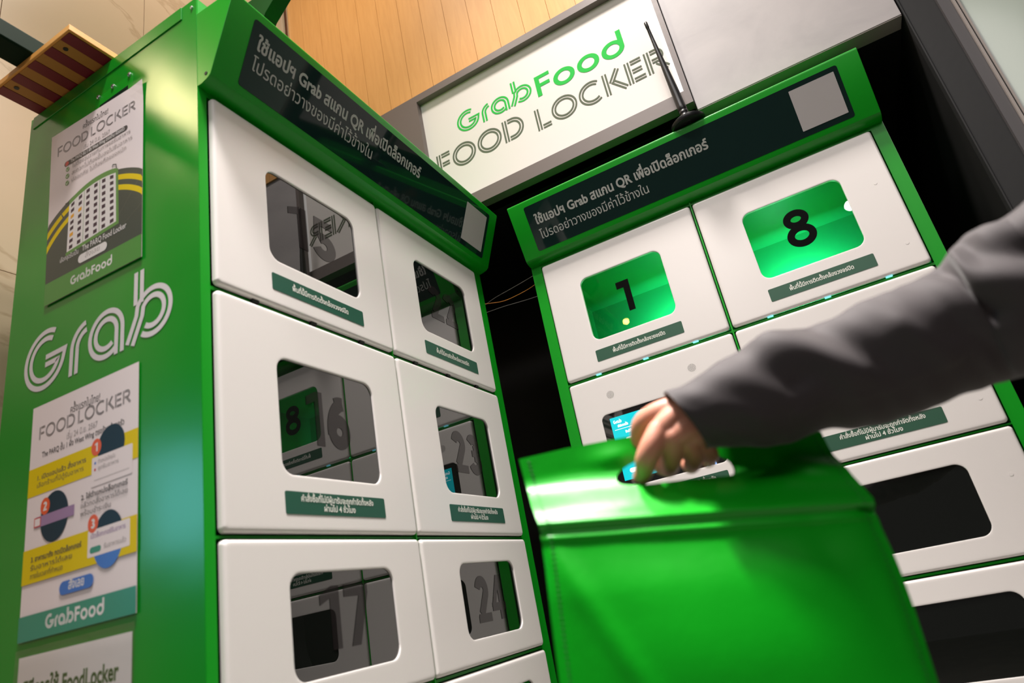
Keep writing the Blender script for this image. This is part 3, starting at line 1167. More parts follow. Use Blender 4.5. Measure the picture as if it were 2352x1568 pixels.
def art1(draw, W, H):
    draw(dn(text('ครั้งแรกในไทย!', W * .50, 0, .017, bold=.01, wid=.070, align='c'), 0, .0265), M['ink'])
    title(draw, W, W * .08, W * .92, .0565, .0215, M['ink'])
    draw(dn(text('เริ่ม 24 มิ.ย. 2567', W * .52, 0, .013, wid=.072, align='c'), 0, .0755), M['inkl'])
    draw(pill(W * .165, .0800, W * .845, .0915), M['ink'])
    draw(disc(W * .195, .0857, .0050), M['red'])
    draw(dn(text('The PARQ ชั้น 1 ฝั่ง West Wing ตรงข้าม ห้องครัว', W * .235, 0, .0105, bold=.015, wid=W * .58), 0, .0885), M['wink'])
    for k, (t, wd) in enumerate((('ไม่ต้องวุ่นวายกับการรอรับอาหาร', .62), ('สะดวกไม่ต้องขึ้นลงไปรับอาหาร', .64), ('ปลอดภัย ไม่ต้องถือของหนัก', .58))):
        y = .1025 + k * .0155
        draw(disc(W * .205, y - .003, .0052), M['pgreen2'])
        draw([R_([(W * .190, y - .004), (W * .202, y), (W * .220, y - .006)], -.0006, .0006)], M['wink'])
        draw(dn(text(t, W * .255, 0, .012, wid=W * wd), 0, y), M['inkl'])
    # road: a big dark round with two yellow lines, cut by the sheet's edges
    cx, cy, R = W * .53, H * 1.052, H * .615

    def cut(r_in, r_out, m, n=60):
        for k in range(n):
            vs = []
            for a, r in ((k, r_in), (k + 1, r_in), (k + 1, r_out), (k, r_out)):
                t = math.pi + math.pi * a / n
                vs.append((min(max(cx + r * math.cos(t), 0), W), min(max(cy + r * math.sin(t), 0), H * .885)))
            draw_list.append((vs, [(0, 1, 2, 3)]))
    for r_in, r_out, mm in ((0, R, 'road'), (R * .905, R * .950, 'yellow'), (R * .815, R * .860, 'yellow')):
        draw_list = []
        cut(r_in, r_out, mm)
        draw(draw_list, M[mm])
    # bowed locker wall with rows of little dark doors
    bx0, bx1, ty, by = W * .235, W * .740, H * .475, H * .745

    def warp(u, v):
        return (bx0 + (bx1 - bx0) * u + .006 * (v - .5) * (u - .5), ty + (by - ty) * v + (.010 * (2 * u - 1) ** 2 - .012 * u) * (1 - v) * 1.0 + .008 * v * (1 - u))
    n = 16
    draw([([warp(i / n, -.10) for i in range(n + 1)] + [warp(i / n, 1.06) for i in range(n, -1, -1)], [tuple(range(2 * n + 2))])], M['pgreen2'])
    draw([([warp(-.02, 1.01), warp(-.02, 1.07), warp(1.05, 1.07), warp(1.05, -.08), warp(1.0, -.08), warp(1.0, 1.01)], [(0, 1, 2, 5), (2, 3, 4, 5)])], M['pgreen2'])
    draw([([warp(i / n, 0) for i in range(n + 1)] + [warp(i / n, 1) for i in range(n, -1, -1)], [tuple(range(2 * n + 2))])], M['wink'])
    for u in (1 / 3, 2 / 3):
        draw([R_([warp(u, 0), warp(u, .5), warp(u, 1)], -.0005, .0005)], M['pgreen2'])
    sq, am = [], []
    for r in range(8):
        for c in range(6):
            u, v = (c + .5) / 6, (r + .5) / 8
            du, dv = .036, .034
            s_ = ([warp(u - du, v - dv), warp(u + du, v - dv), warp(u + du, v + dv), warp(u - du, v + dv)], [(0, 1, 2, 3)])
            (am if (r, c) in ((2, 0), (2, 1), (5, 0)) else sq).append(s_)
    draw(sq, M['plum'])
    draw(am, M['amber'])
    a, b = warp(1.02, -.08), warp(-.01, .0)
    draw([R_([a, (a[0] - .002, a[1] - .010), (a[0] - .010, a[1] - .013), (a[0] - .012, a[1] - .009)], -.0010, .0010)], M['road'])
    draw([R_([b, (b[0] - .003, b[1] - .008), (b[0] - .010, b[1] - .008)], -.0008, .0008)], M['road'])
    draw(dn(text('เลือกจุดรับเป็น', W * .16, 0, .013, wid=W * .20), 0, H * .808), M['wink'])
    draw(dn(text('The PARQ Food Locker', W * .40, 0, .016, bold=.01, wid=W * .45), 0, H * .808), M['wink'])
    draw(pill(W * .36, H * .822, W * .66, H * .868), M['wink'])
    draw(dn(text('สั่งเลย', W * .51, 0, .014, wid=W * .15, align='c'), 0, H * .853), M['inkl'])
    draw(rect(0, H * .885, W, H, 8, 1), M['pgreen'])
    brand(draw, W, W * .50, H * .960, .0165, W * .43, M['wink'])


def bend1(s_, t_):
    return .001 + .18 * max(0, s_ - .88) * max(0, .12 - t_)


poster('promo_poster', 'upper poster on the green locker side, showing a dark road and white locker wall', [(-.4011, 1.9680), (-.1400, 1.9500), (-.1335, 1.5930), (-.3795, 1.6025)], .255, .364, bend1, art1)


def art2(draw, W, H):
    draw(dn(text('ครั้งแรกในไทย!', W * .52, 0, .017, bold=.01, wid=.070, align='c'), 0, .0345), M['ink'])
    title(draw, W, W * .08, W * .93, .0565, .0205, M['ink'])
    draw(dn(text('เริ่ม 24 มิ.ย. 2567', W * .5, 0, .013, wid=.072, align='c'), 0, .0735), M['inkl'])
    draw(dn(text('The PARQ ชั้น 1 ฝั่ง West Wing ตรงข้าม ห้องครัว', W * .12, 0, .012, bold=.01, wid=W * .76), 0, .0865), M['ink'])

    def band(y0, y1):
        draw(rect(0, y0, W, y1, 8, 2), M['yellow'])

    def words(x, y, lines, m):
        for k, (t, wd) in enumerate(lines):
            draw(dn(text(t, x, 0, .010, bold=.02 if k == 0 else 0, wid=wd * W), 0, y + k * .0115), m)
    band(H * .290, H * .415)
    words(W * .09, H * .350, (('1. เปิดแอปแล้ว สั่งอาหาร', .46), ('เลือกร้านที่มีตู้รับอาหาร', .44)), M['ink'])
    draw(disc(W * .77, H * .318, .030), M['navy'])
    draw(pill(W * .605, H * .347, W * .955, H * .470, .002), M['paper'])
    draw(disc(W * .640, H * .304, .0112, ry=.0125), M['orange'])
    draw(number_down('1', W * .640, H * .304, .013), M['wink'])
    draw(disc(W * .635, H * .372, .002), M['blue'])
    draw(disc(W * .635, H * .400, .002), M['red'])
    draw(dn(text('ตำแหน่งปัจจุบัน', W * .66, 0, .008, wid=W * .15), 0, H * .377), M['inkl'])
    draw(dn(text('จุดรับอาหาร', W * .66, 0, .008, wid=W * .18), 0, H * .405), M['inkl'])
    draw([R_([(W * .63, H * .445), (W * .93, H * .445)], -.0003, .0003)], M['inkl'])
    draw(disc(W * .275, H * .531, .033, ry=.0365), M['navy'])
    draw(rect(W * .10, H * .512, W * .46, H * .557, 2, 1), M['mauve'])
    draw(rect(W * .085, H * .514, W * .150, H * .555), M['red'])
    draw(rect(W * .092, H * .519, W * .143, H * .550), M['paper'])
    draw(disc(W * .185, H * .476, .0112, ry=.0125), M['orange'])
    draw(number_down('2', W * .185, H * .476, .013), M['wink'])
    words(W * .52, H * .508, (('2. ใส่ตำแหน่งล็อกเกอร์', .40), ('แล้วกดสั่งอาหารได้เลย', .40), ('พร้อมชำระเงิน', .26)), M['ink'])
    band(H * .640, H * .780)
    draw(disc(W * .765, H * .697, .032, ry=.0385), M['navy'])
    draw([(arc(W * .765, H * .697, .032, .0385, 15, 165, 20), [tuple(range(21))])], M['blue'])
    draw(pill(W * .595, H * .645, W * .945, H * .750, .002), M['paper'])
    draw(disc(W * .635, H * .620, .0112, ry=.0125), M['orange'])
    draw(number_down('3', W * .635, H * .620, .013), M['wink'])
    draw(dn(text('เปิดล็อกเกอร์รับอาหาร', W * .62, 0, .009, bold=.01, wid=W * .29), 0, H * .678), M['mauve'])
    draw(pill(W * .615, H * .712, W * .710, H * .736), M['teal'])
    draw(dn(text('รับอาหารแล้ว', W * .735, 0, .009, wid=W * .18), 0, H * .730), M['inkl'])
    words(W * .08, H * .695, (('3. อาหารมาถึง กดเปิดล็อกเกอร์', .46), ('รับอาหารได้เลย', .38), ('ภายในเวลาที่กำหนด', .30)), M['ink'])
    draw(pill(W * .36, H * .810, W * .655, H * .862), M['blue'])
    draw(dn(text('สั่งเลย', W * .508, 0, .017, bold=.02, wid=W * .135, align='c'), 0, H * .846), M['wink'])
    draw(rect(0, H * .903, W, H, 8, 1), M['teal'])
    brand(draw, W, W * .50, H * .972, .0185, W * .50, M['wink'])


def number_down(c, cx, cy, h):
    return [([(x, 2 * cy - y) for x, y in v], f) for v, f in number(c, cx, cy, h)]


poster('promo_poster', 'lower poster below the white logo, with yellow bands and three orange numbered dots', [(-.3875, 1.4250), (-.1352, 1.4200), (-.1285, 1.0790), (-.3770, 1.0800)], .252, .344,
       lambda s_, t_: .0008, art2)


def art3(draw, W, H):
    draw(dn(text('วิธีการใช้ FoodLocker', W * .06, 0, .030, bold=.03, wid=W * .84), 0, .052), M['tgreen'])
    draw(pill(W * .62, .066, W * .93, .150, .006), M['mauve'])
    draw(pill(W * .08, .066, W * .52, .150, .006), M['inkl'])


p3 = thing('poster_holder', 'clear holder at the foot of the locker side, its sheet titled in green', 'poster', (-.255, -.02, .70), 0, None)
mb = MB()
vs = [(-.3735, -.0212, 1.0605), (-.1372, -.0212, 1.0592), (-.1350, -.0212, .700), (-.3700, -.0212, .700)]
mb.add(vs, [(3, 2, 1, 0)], M['paper_gloss'])
W3, H3 = .236, .36
lay3 = [0]


def draw3(shapes, m):
    lay3[0] += 1
    for v, f in shapes:
        mb.add([(vs[0][0] + (vs[1][0] - vs[0][0]) * (x / W3), -.0213 - .00005 * lay3[0], 1.060 - y) for x, y in v], f, m)


art3(draw3, W3, H3)
put(mb.build('sheet'), p3)
mb = MB()
mb.add([(-.3790, -.0235, .694), (-.1295, -.0235, .694), (-.1295, -.0235, 1.0700), (-.3790, -.0235, 1.0700)], [(0, 1, 2, 3)], M['clear'])
put(mb.build('clear_cover'), p3)

# ================================================================== ANTENNA on the right locker's header
ant = thing('antenna', 'black whip antenna on a round base standing on the right locker header', 'antenna', (.6340, .893, 2.0185))
ax, ay, az = .6340, .893, 2.0185
tilt = Vector((-.016, -.012, .33)).normalized()
mb = MB()
base = Vector((ax, ay, az))
mb.tube([base, base + tilt * .003, base + tilt * .010, base + tilt * .013], [.0415, .0435, .0435, .040], M['black'], 40)
put(mb.build('base', smooth=40), ant)
mb = MB()
for k in range(14):
    t0 = math.radians(40 + k * 20)
    t1 = math.radians(56 + k * 20)
    pass
ring = [base + Vector((.008 * math.cos(math.radians(a)), .008 * math.sin(math.radians(a)) - .018, -.0006)) for a in range(30, 331, 20)]
mb.tube(ring, .0005, M['jamb2'], 6)
put(mb.build('base_mark', smooth=50), ant)
mb = MB()
pr = [(.012, .0125), (.020, .0120), (.022, .0105), (.030, .0105), (.031, .0098), (.036, .0098), (.037, .0104), (.041, .0104), (.042, .0098), (.046, .0098), (.047, .0104), (.055, .0104), (.058, .0100), (.10, .0096), (.16, .0078), (.22, .0055), (.27, .0042), (.309, .0036), (.310, .0042), (.326, .0042), (.328, .0030)]
mb.tube([base + tilt * a * 1.075 for a, r in pr], [r * 1.12 for a, r in pr], M['black'], 20)
put(mb.build('mast', smooth=40), ant)

# ================================================================== SLATTED BOARD on top of the left locker, green beam lying on it
bd = thing('slatted_board', 'orange wooden board with maroon stripes underneath, jutting over the left locker top', 'board', (-.345, .06, 2.0555))
bx0, bx1, by0, by1, bz0, bz1 = -.4600, -.2310, -.0995, .330, 2.0600, 2.0745
mb = MB()
mb.box((bx0, by0, bz0 + .0015), (bx1, by1, bz1), M['bwood'])
put(mb.build('panel', bevel=.001), bd)
wv = (bx1 - bx0 - .006) / 9
for k in range(9):
    a = bx1 - .005 - wv * (k + 1)
    b = bx1 - .005 - wv * k
    mb = MB()
    mb.box((a + .0004, by0 + .004, bz0 - (.0006 if k % 2 == 0 else 0)), (b - .0004, by1 - .004, bz0 + .0020), M['maroon'] if k % 2 == 0 else M['bwood_d'])
    o = put(mb.build('slat'), bd)
    if k % 2 == 0:
        o['label'] = 'maroon slat'
for bxx, byy in ((bx1 - .005 - wv * 1.5, by0 + .020), (bx1 - .005 - wv * 7.5, by0 + .020)):
    mb = MB()
    mb.tube([(bxx, byy, bz0 - .0012), (bxx, byy, bz0 + .001)], .0042, M['black'], 14)
    put(mb.build('bolt'), bd)
for fx in (bx0 + .05, bx1 - .05):
    for fy in (.03, .26):
        mb = MB()
        mb.tube([(fx, fy, 2.0550), (fx, fy, bz0 + .0005)], .010, M['black'], 12)
        put(mb.build('pad'), bd)

mb = MB()
mb.box((-.3905, -.42, 2.0750), (-.3385, .30, 2.1150), M['beam'])
o = mb.build('steel_beam', bevel=.004)
tag(o, 'dark green steel beam lying on the slatted board, running out of the frame', 'beam')

# ---- green metal tray lying on the left locker, its corner showing past the header
mb = MB()
a, b = Vector((.0338, .1, 2.1011)), Vector((.0632, .1, 2.1105))
mb.add([(.028, .10, 2.1010), (.069, .10, 2.1370), (.069, .10, 2.160), (-.16, .10, 2.160), (-.16, .10, 2.0555), (.0, .10, 2.0555),
        (.028, .13, 2.1010), (.069, .13, 2.1370), (.069, .13, 2.160), (-.16, .13, 2.160), (-.16, .13, 2.0555), (.0, .13, 2.0555)],
       [(0, 1, 2, 3, 4, 5), (11, 10, 9, 8, 7, 6)] + [(i, 6 + i, 6 + (i + 1) % 6, (i + 1) % 6) for i in range(6)], M['beam2'])
o = mb.build('metal_plate', bevel=.002)
tag(o, 'dark green metal plate standing on the left locker behind its header', 'plate')

# ---- loose wires in the gap between the lockers
for lab, pts, r, mm in (('orange wire', [(-.085, 1.02, 1.842), (-.024, 1.02, 1.825), (.008, 1.02, 1.8235), (.071, 1.02, 1.8295), (.1122, 1.02, 1.842)], .0005, 'wire_o'),
                        ('upper grey wire', [(-.085, 1.02, 1.833), (-.039, 1.02, 1.8464), (.0035, 1.02, 1.8511), (.0635, 1.02, 1.8597), (.1122, 1.02, 1.868)], .00035, 'wire_g'),
                        ('lowest grey wire', [(-.085, 1.02, 1.812), (-.0717, 1.02, 1.8103), (-.02, 1.02, 1.8089), (.05, 1.02, 1.801), (.1122, 1.02, 1.797)], .00035, 'wire_g')):
    P = []
    for i in range(len(pts) - 1):
        a, b = Vector(pts[i]), Vector(pts[i + 1])
        P += [a.lerp(b, t / 4) for t in range(4)]
    P.append(Vector(pts[-1]))
    for _ in range(3):
        P = [P[0]] + [(P[i - 1] + P[i] * 2 + P[i + 1]) / 4 for i in range(1, len(P) - 1)] + [P[-1]]
    mb = MB()
    mb.tube(P, r * 1.6, M[mm], 8)
    tag(mb.build('wire', smooth=60), 'thin ' + lab + ' strung across the dark gap between the two lockers', 'wire')
# ================================================================== THE BAG
bO, bR, bF = Vector(BAG_O), Vector(BAG_R), Vector(BAG_F)


def BP(a, b, w_):
    return bO + bR * a + Vector((0, 0, b)) + bF * w_


def lerp_line(pts, key, val, idx):
    """interpolate column idx of pts where column key equals val (pts sorted on key, descending)"""
    for p, q in zip(pts[:-1], pts[1:]):
        if p[key] >= val >= q[key]:
            t = (p[key] - val) / (p[key] - q[key]) if p[key] != q[key] else 0
            return p[idx] + (q[idx] - p[idx]) * t
    return pts[0][idx] if val > pts[0][key] else pts[-1][idx]


BOT = -.335
bag_left = list(BAG_LEFT) + [(-.1460, -.24, .052), (-.1480, BOT, .052)]
bag_right = list(BAG_RIGHT) + [(.1400, -.27, .052), (.1390, BOT, .052)]


def b_top(a):
    for p, q in zip(BAG_TOP[:-1], BAG_TOP[1:]):
        if p[0] <= a <= q[0]:
            return p[1] + (q[1] - p[1]) * (a - p[0]) / (q[0] - p[0])
    return BAG_TOP[0][1] if a < BAG_TOP[0][0] else BAG_TOP[-1][1]


def b_fold(a):
    t = (a + .1337) / .2784
    return -.0324 + (-.0673 + .0324) * t


def sm(x):
    x = min(max(x, 0), 1)
    return x * x * (3 - 2 * x)


def bag_w(a, b):
    """how far the front sheet stands forward of the closing strip's plane"""
    tp, fo = b_top(a), b_fold(a)
    t = (tp - b) / (tp - fo)
    base_ = .0012 + .0445 * sm((t - .30) / .70) if t < 1 else .0457 + .006 * sm((fo - b) / .06)
    # welded double seam along the fold
    dd = b - fo
    base_ += .0030 * math.exp(-((dd - .004) / .0030) ** 2) - .0016 * math.exp(-((dd + .003) / .0022) ** 2) + .0020 * math.exp(-((dd + .0085) / .0030) ** 2)
    # belly of the body panel
    if b < fo:
        u = (a + .14) / .28
        base_ += .012 * math.sin(math.pi * min(max(u, 0), 1)) * sm((fo - b) / .12)
        # soft drag folds running down from the upper left corner
        for x0, y0, x1, y1, amp, wd in ((-.128, -.050, -.060, -.20, .0022, .010), (-.05, -.045, .10, -.075, .0010, .008), (.09, -.08, .13, -.22, -.0022, .012)):
            dx, dy = x1 - x0, y1 - y0
            L2 = dx * dx + dy * dy
            tt = ((a - x0) * dx + (b - y0) * dy) / L2
            ds = abs((a - x0) * dy - (b - y0) * dx) / math.sqrt(L2)
            if -.2 < tt < 1.2:
                base_ += amp * math.exp(-(ds / wd) ** 2) * sm((tt + .2) / .3) * sm((1.2 - tt) / .5)
        ec = min(abs(a + .142), abs(a - .142))
        base_ -= .006 * math.exp(-(ec / .010) ** 2)
    else:
        # corner of the strip folded over on the right, pulled strip on the left of the hand
        x0, y0, x1, y1 = .080, -.010, .150, -.030
        dx, dy = x1 - x0, y1 - y0
        L = math.hypot(dx, dy)
        tt = ((a - x0) * dx + (b - y0) * dy) / L ** 2
        ds = ((b - y0) * dx - (a - x0) * dy) / L
        base_ += .010 * math.exp(-(ds / .011) ** 2) * sm((tt - .05) / .5) * sm(1.6 - tt)
        base_ += .0030 * math.exp(-(((a + .055) / .02) ** 2 + ((b - .022) / .010) ** 2))
    return base_


def outline():
    p = []
    for k in range(len(BAG_TOP) - 1):
        for q in range(4):
            t = q / 4
            p.append((BAG_TOP[k][0] + (BAG_TOP[k + 1][0] - BAG_TOP[k][0]) * t, BAG_TOP[k][1] + (BAG_TOP[k + 1][1] - BAG_TOP[k][1]) * t))
    nv = 60
    rt, rb = BAG_RIGHT[0][1], BOT
    for k in range(nv):
        b = rt + (rb - rt) * k / nv
        p.append((lerp_line(bag_right, 1, b, 0), b))
    for k in range(30):
        t = k / 30
        p.append((bag_right[-1][0] + (bag_left[-1][0] - bag_right[-1][0]) * t, BOT))
    lt = BAG_LEFT[0][1]
    for k in range(nv):
        b = BOT + (lt - BOT) * k / nv
        p.append((lerp_line(bag_left, 1, b, 0), b))
    return p


OUT = outline()


def smooth_loop(p, n=2):
    for _ in range(n):
        q = []
        for i in range(len(p)):
            a, b = p[i], p[(i + 1) % len(p)]
            q += [(a[0] * .75 + b[0] * .25, a[1] * .75 + b[1] * .25), (a[0] * .25 + b[0] * .75, a[1] * .25 + b[1] * .75)]
        p = q
    return p


HOLE = smooth_loop(list(BAG_HOLE), 1)
pts = [Vector(p) for p in OUT] + [Vector(p) for p in HOLE]
no, nh = len(OUT), len(HOLE)
edges = [(i, (i + 1) % no) for i in range(no)] + [(no + i, no + (i + 1) % nh) for i in range(nh)]
st_ = .0042
FOLD_ROWS = (-.0130, -.0110, -.0092, -.0076, -.0060, -.0046, -.0034, -.0022, -.0008, .0008, .0022, .0034, .0046, .0060, .0078, .0100)
gy = BOT + .003
while gy < .045:
    gx = -.155
    while gx < .155:
        if inside((gx, gy), OUT) and not inside((gx, gy), HOLE):
            near = min((gx - q[0]) ** 2 + (gy - q[1]) ** 2 for q in OUT + HOLE)
            if near > (.45 * st_) ** 2 and not -.0145 < gy - b_fold(gx) < .0115:
                pts.append(Vector((gx, gy)))
        gx += st_
    gy += st_ if gy > -.10 else st_ * 2
ga = -.150
while ga < .150:
    for db in FOLD_ROWS:
        q = (ga, b_fold(ga) + db)
        if inside(q, OUT) and min((q[0] - r[0]) ** 2 + (q[1] - r[1]) ** 2 for r in OUT) > .0015 ** 2:
            pts.append(Vector(q))
    ga += .004
cdt = delaunay_2d_cdt(pts, edges, [], 0, 1e-7)
cv, cf = cdt[0], cdt[2]
cf = [f for f in cf if (lambda c: inside(c, OUT) and not inside(c, HOLE))((sum(cv[i][0] for i in f) / len(f), sum(cv[i][1] for i in f) / len(f)))]

bag = thing('carrier_bag', 'large plain green laminated carrier bag hanging from the hand', 'bag', BP(0, BOT, 0))
mb = MB()
mb.add([BP(v[0], v[1], bag_w(v[0], v[1])) for v in cv], cf, M['bag'])
put(mb.build('front_panel', smooth=60), bag)
mb = MB()
mb.add([BP(v[0], v[1], -.0010 if v[1] > b_fold(v[0]) else -.0457 * sm((b_fold(v[0]) - v[1]) / .05) - .001) for v in cv], [tuple(reversed(f)) for f in cf], M['bag'])
put(mb.build('back_panel', smooth=60), bag)
for nm, side, sg in (('side_gusset', bag_left, 1), ('side_gusset', bag_right, -1)):
    mb = MB()
    rows_, cols_ = 44, 8
    vs = []
    y0 = side[0][1]
    for j in range(rows_ + 1):
        b = y0 + (BOT - y0) * j / rows_
        a = lerp_line(side, 1, b, 0)
        wf = bag_w(a, b)
        wb = -.0010 if b > b_fold(a) else -.0457 * sm((b_fold(a) - b) / .05) - .001
        for i in range(cols_ + 1):
            t = i / cols_
            ins = sg * .020 * (1 - abs(2 * t - 1)) * sm((b_fold(a) - b + .02) / .05)
            vs.append(BP(a + ins, b, wf + (wb - wf) * t))
    fs = [(j * (cols_ + 1) + i, j * (cols_ + 1) + i + 1, (j + 1) * (cols_ + 1) + i + 1, (j + 1) * (cols_ + 1) + i) for j in range(rows_) for i in range(cols_)]
    mb.add(vs, fs, M['bag'])
    put(mb.build(nm, smooth=50), bag)
mb = MB()
q = [(bag_left[-1][0], BOT), (bag_right[-1][0], BOT)]
mb.add([BP(q[0][0], BOT, .052), BP(q[1][0], BOT, .052), BP(q[1][0], BOT, -.0467), BP(q[0][0], BOT, -.0467)], [(3, 2, 1, 0)], M['bag'])
put(mb.build('bottom_panel'), bag)
# stitched seams down both sides, over the top corner and along the fold
for nm, side, sg in (('side_stitching', bag_left, 1), ('side_stitching', bag_right, -1)):
    mb = MB()
    b = side[0][1] - .004
    while b > BOT + .01:
        a = lerp_line(side, 1, b, 0) + sg * .0085
        a2 = lerp_line(side, 1, b - .0016, 0) + sg * .0085
        mb.tube([BP(a - .0013, b, bag_w(a, b) + .0002), BP(a2 + .0013, b - .0012, bag_w(a2, b - .0012) + .0002)], .00045, M['thread'], 5)
        b -= .0042
    put(mb.build(nm), bag)

# ================================================================== THE PERSON: hand and forearm, with the jacket sleeve
def chain(mb, ch, n=18, m=None):
    P, R = [Vector(c[:3]) for c in ch], [c[3] for c in ch]
    # catmull-rom through the joints, so that fingers bend smoothly
    pp, rr = [], []
    for i in range(len(P) - 1):
        p0, p1, p2, p3 = P[max(i - 1, 0)], P[i], P[i + 1], P[min(i + 2, len(P) - 1)]
        for t in [q / 5 for q in range(5)]:
            pp.append(.5 * ((2 * p1) + (p2 - p0) * t + (2 * p0 - 5 * p1 + 4 * p2 - p3) * t * t + (3 * p1 - p0 - 3 * p2 + p3) * t ** 3))
            rr.append(R[i] + (R[i + 1] - R[i]) * t)
    pp.append(P[-1])
    rr.append(R[-1])
    d0, d1 = (pp[0] - pp[1]).normalized(), (pp[-1] - pp[-2]).normalized()
    pre, post = [], []
    for t in (80, 60, 40, 20):
        pre.append((pp[0] + d0 * rr[0] * math.sin(math.radians(t)), rr[0] * math.cos(math.radians(t))))
    for t in (20, 40, 60, 80):
        post.append((pp[-1] + d1 * rr[-1] * math.sin(math.radians(t)), rr[-1] * math.cos(math.radians(t))))
    pp = [p for p, r in pre] + pp + [p for p, r in post]
    rr = [r for p, r in pre] + rr + [r for p, r in post]
    mb.tube(pp, rr, m or M['skin'], n)


def bake(mb, voxel, iters):
    """fuse overlapping limbs into one smooth skin and return its vertices and faces"""
    o = mb.build('bake_tmp')
    md = o.modifiers.new('remesh', 'REMESH')
    md.mode = 'VOXEL'
    md.voxel_size = voxel
    md = o.modifiers.new('smooth', 'SMOOTH')
    md.factor = .5
    md.iterations = iters
    bpy.context.view_layer.update()
    me = bpy.data.meshes.new_from_object(o.evaluated_get(bpy.context.evaluated_depsgraph_get()))
    vs = [tuple(v.co) for v in me.vertices]
    fs = [tuple(f.vertices) for f in me.polygons]
    bpy.data.objects.remove(o)
    bpy.data.meshes.remove(me)
    return vs, fs


def ellip(mb, c, r, m, nu=20, nv=14, fr=None):
    c = Vector(c)
    ax = fr or (Vector((1, 0, 0)), Vector((0, 1, 0)), Vector((0, 0, 1)))
    vs = [c + ax[2] * r[2]]
    for j in range(1, nv):
        t = math.pi * j / nv
        for i in range(nu):
            u = 2 * math.pi * i / nu
            vs.append(c + ax[0] * (r[0] * math.sin(t) * math.cos(u)) + ax[1] * (r[1] * math.sin(t) * math.sin(u)) + ax[2] * (r[2] * math.cos(t)))
    vs.append(c - ax[2] * r[2])
    fs = [(0, 1 + i, 1 + (i + 1) % nu) for i in range(nu)]
    for j in range(nv - 2):
        for i in range(nu):
            a, b = 1 + j * nu + i, 1 + j * nu + (i + 1) % nu
            fs.append((a, a + nu, b + nu, b))
    e = len(vs) - 1
    fs += [(e, e - nu + (i + 1) % nu, e - nu + i) for i in range(nu)]
    mb.add(vs, fs, m)


hm = MB()
for k, ch in HAND.items():
    chain(hm, ch)
hand_v, hand_f = bake(hm, .0011, 9)

# the rest of the figure stands right of the frame, facing the lockers
PF = Vector((-.96, .28, 0)).normalized()
PL = Vector((-PF.y, PF.x, 0))
PU = Vector((0, 0, 1))
PC = Vector((1.26, .27, 0))


def W_(f, l, z):
    return PC + PF * f + PL * l + PU * z


sh_l = Vector((1.150, .098, 1.305))
sh_r = W_(-.02, -.165, 1.315)
bm_ = MB()
el = Vector((.846, .0745, 1.1500))
chain(bm_, [(.6467, .0263, 1.1275, .021), (.74, .064, 1.135, .026), (*el, .033), (1.0, .086, 1.23, .035), (*sh_l, .034)])
chain(bm_, [(*sh_r, .034), (*W_(-.02, -.20, 1.16), .038), (*W_(.0, -.215, 1.03), .032), (*W_(.06, -.215, .93), .026), (*W_(.12, -.20, .83), .020)])
chain(bm_, [(*W_(.12, -.20, .83), .021), (*W_(.14, -.198, .785), .026), (*W_(.15, -.195, .755), .022)])
for q in range(4):
    fx = .165 - q * .020
    chain(bm_, [(*W_(fx, -.197, .765), .0095), (*W_(fx + .012, -.192, .725), .0088), (*W_(fx + .010, -.178, .698), .0078), (*W_(fx + .004, -.168, .685), .0068)], 10)
chain(bm_, [(*W_(.150, -.19, .80), .011), (*W_(.176, -.175, .77), .0098), (*W_(.182, -.168, .742), .0080)], 10)
chain(bm_, [(*sh_l, .034), (*W_(.01, .08, 1.305), .040), (*W_(0, 0, 1.32), .050), (*W_(-.01, -.08, 1.305), .040), (*sh_r, .034)])
for l in (-.07, 0, .07):
    chain(bm_, [(*W_(.0, l, 1.25), .072), (*W_(.005, l, 1.10), .080), (*W_(.0, l * .9, .92), .085), (*W_(-.01, l, .84), .09)])
chain(bm_, [(*W_(.0, 0, 1.33), .055), (*W_(.025, 0, 1.41), .050), (*W_(.045, 0, 1.46), .052)])
for l in (-.085, .085):
    chain(bm_, [(*W_(-.01, l, .84), .082), (*W_(.01, l, .60), .064), (*W_(.0, l, .45), .050), (*W_(-.025, l, .28), .047), (*W_(-.02, l, .09), .034)])
    chain(bm_, [(*W_(-.04, l, .050), .022), (*W_(.06, l, .040), .020), (*W_(.11, l, .030), .014)])
H0 = W_(.055, 0, 1.525)
hf = (PF, PL, PU)
ellip(bm_, H0 + PF * -.012 + PU * .012, (.094, .075, .098), M['skin'], fr=hf)
ellip(bm_, H0 + PF * .022 - PU * .040, (.062, .056, .068), M['skin'], fr=hf)
ellip(bm_, H0 + PF * .050 - PU * .085, (.026, .026, .022), M['skin'], fr=hf)
chain(bm_, [(*(H0 + PF * .078 + PU * .010), .009), (*(H0 + PF * .092 - PU * .020), .0115)], 10)
for s in (-1, 1):
    ellip(bm_, H0 + PF * .090 + PL * s * .011 - PU * .026, (.009, .009, .007), M['skin'], fr=hf)
    ellip(bm_, H0 + PF * .062 + PL * s * .030 + PU * .020, (.016, .026, .010), M['skin'], fr=hf)
    ellip(bm_, H0 + PF * .055 + PL * s * .038 - PU * .030, (.022, .022, .022), M['skin'], fr=hf)
    ellip(bm_, H0 + PF * -.012 + PL * s * .076 - PU * .012, (.018, .009, .030), M['skin'], fr=hf)
body_v, body_f = bake(bm_, .0042, 6)
mb = MB()
mb.add(hand_v, hand_f, M['skin'])
mb.add(body_v, body_f, M['skin'])
person = mb.build('person', smooth=180)
tag(person, 'person reaching in from the right in a charcoal jacket, hand gripping the green bag', 'person')

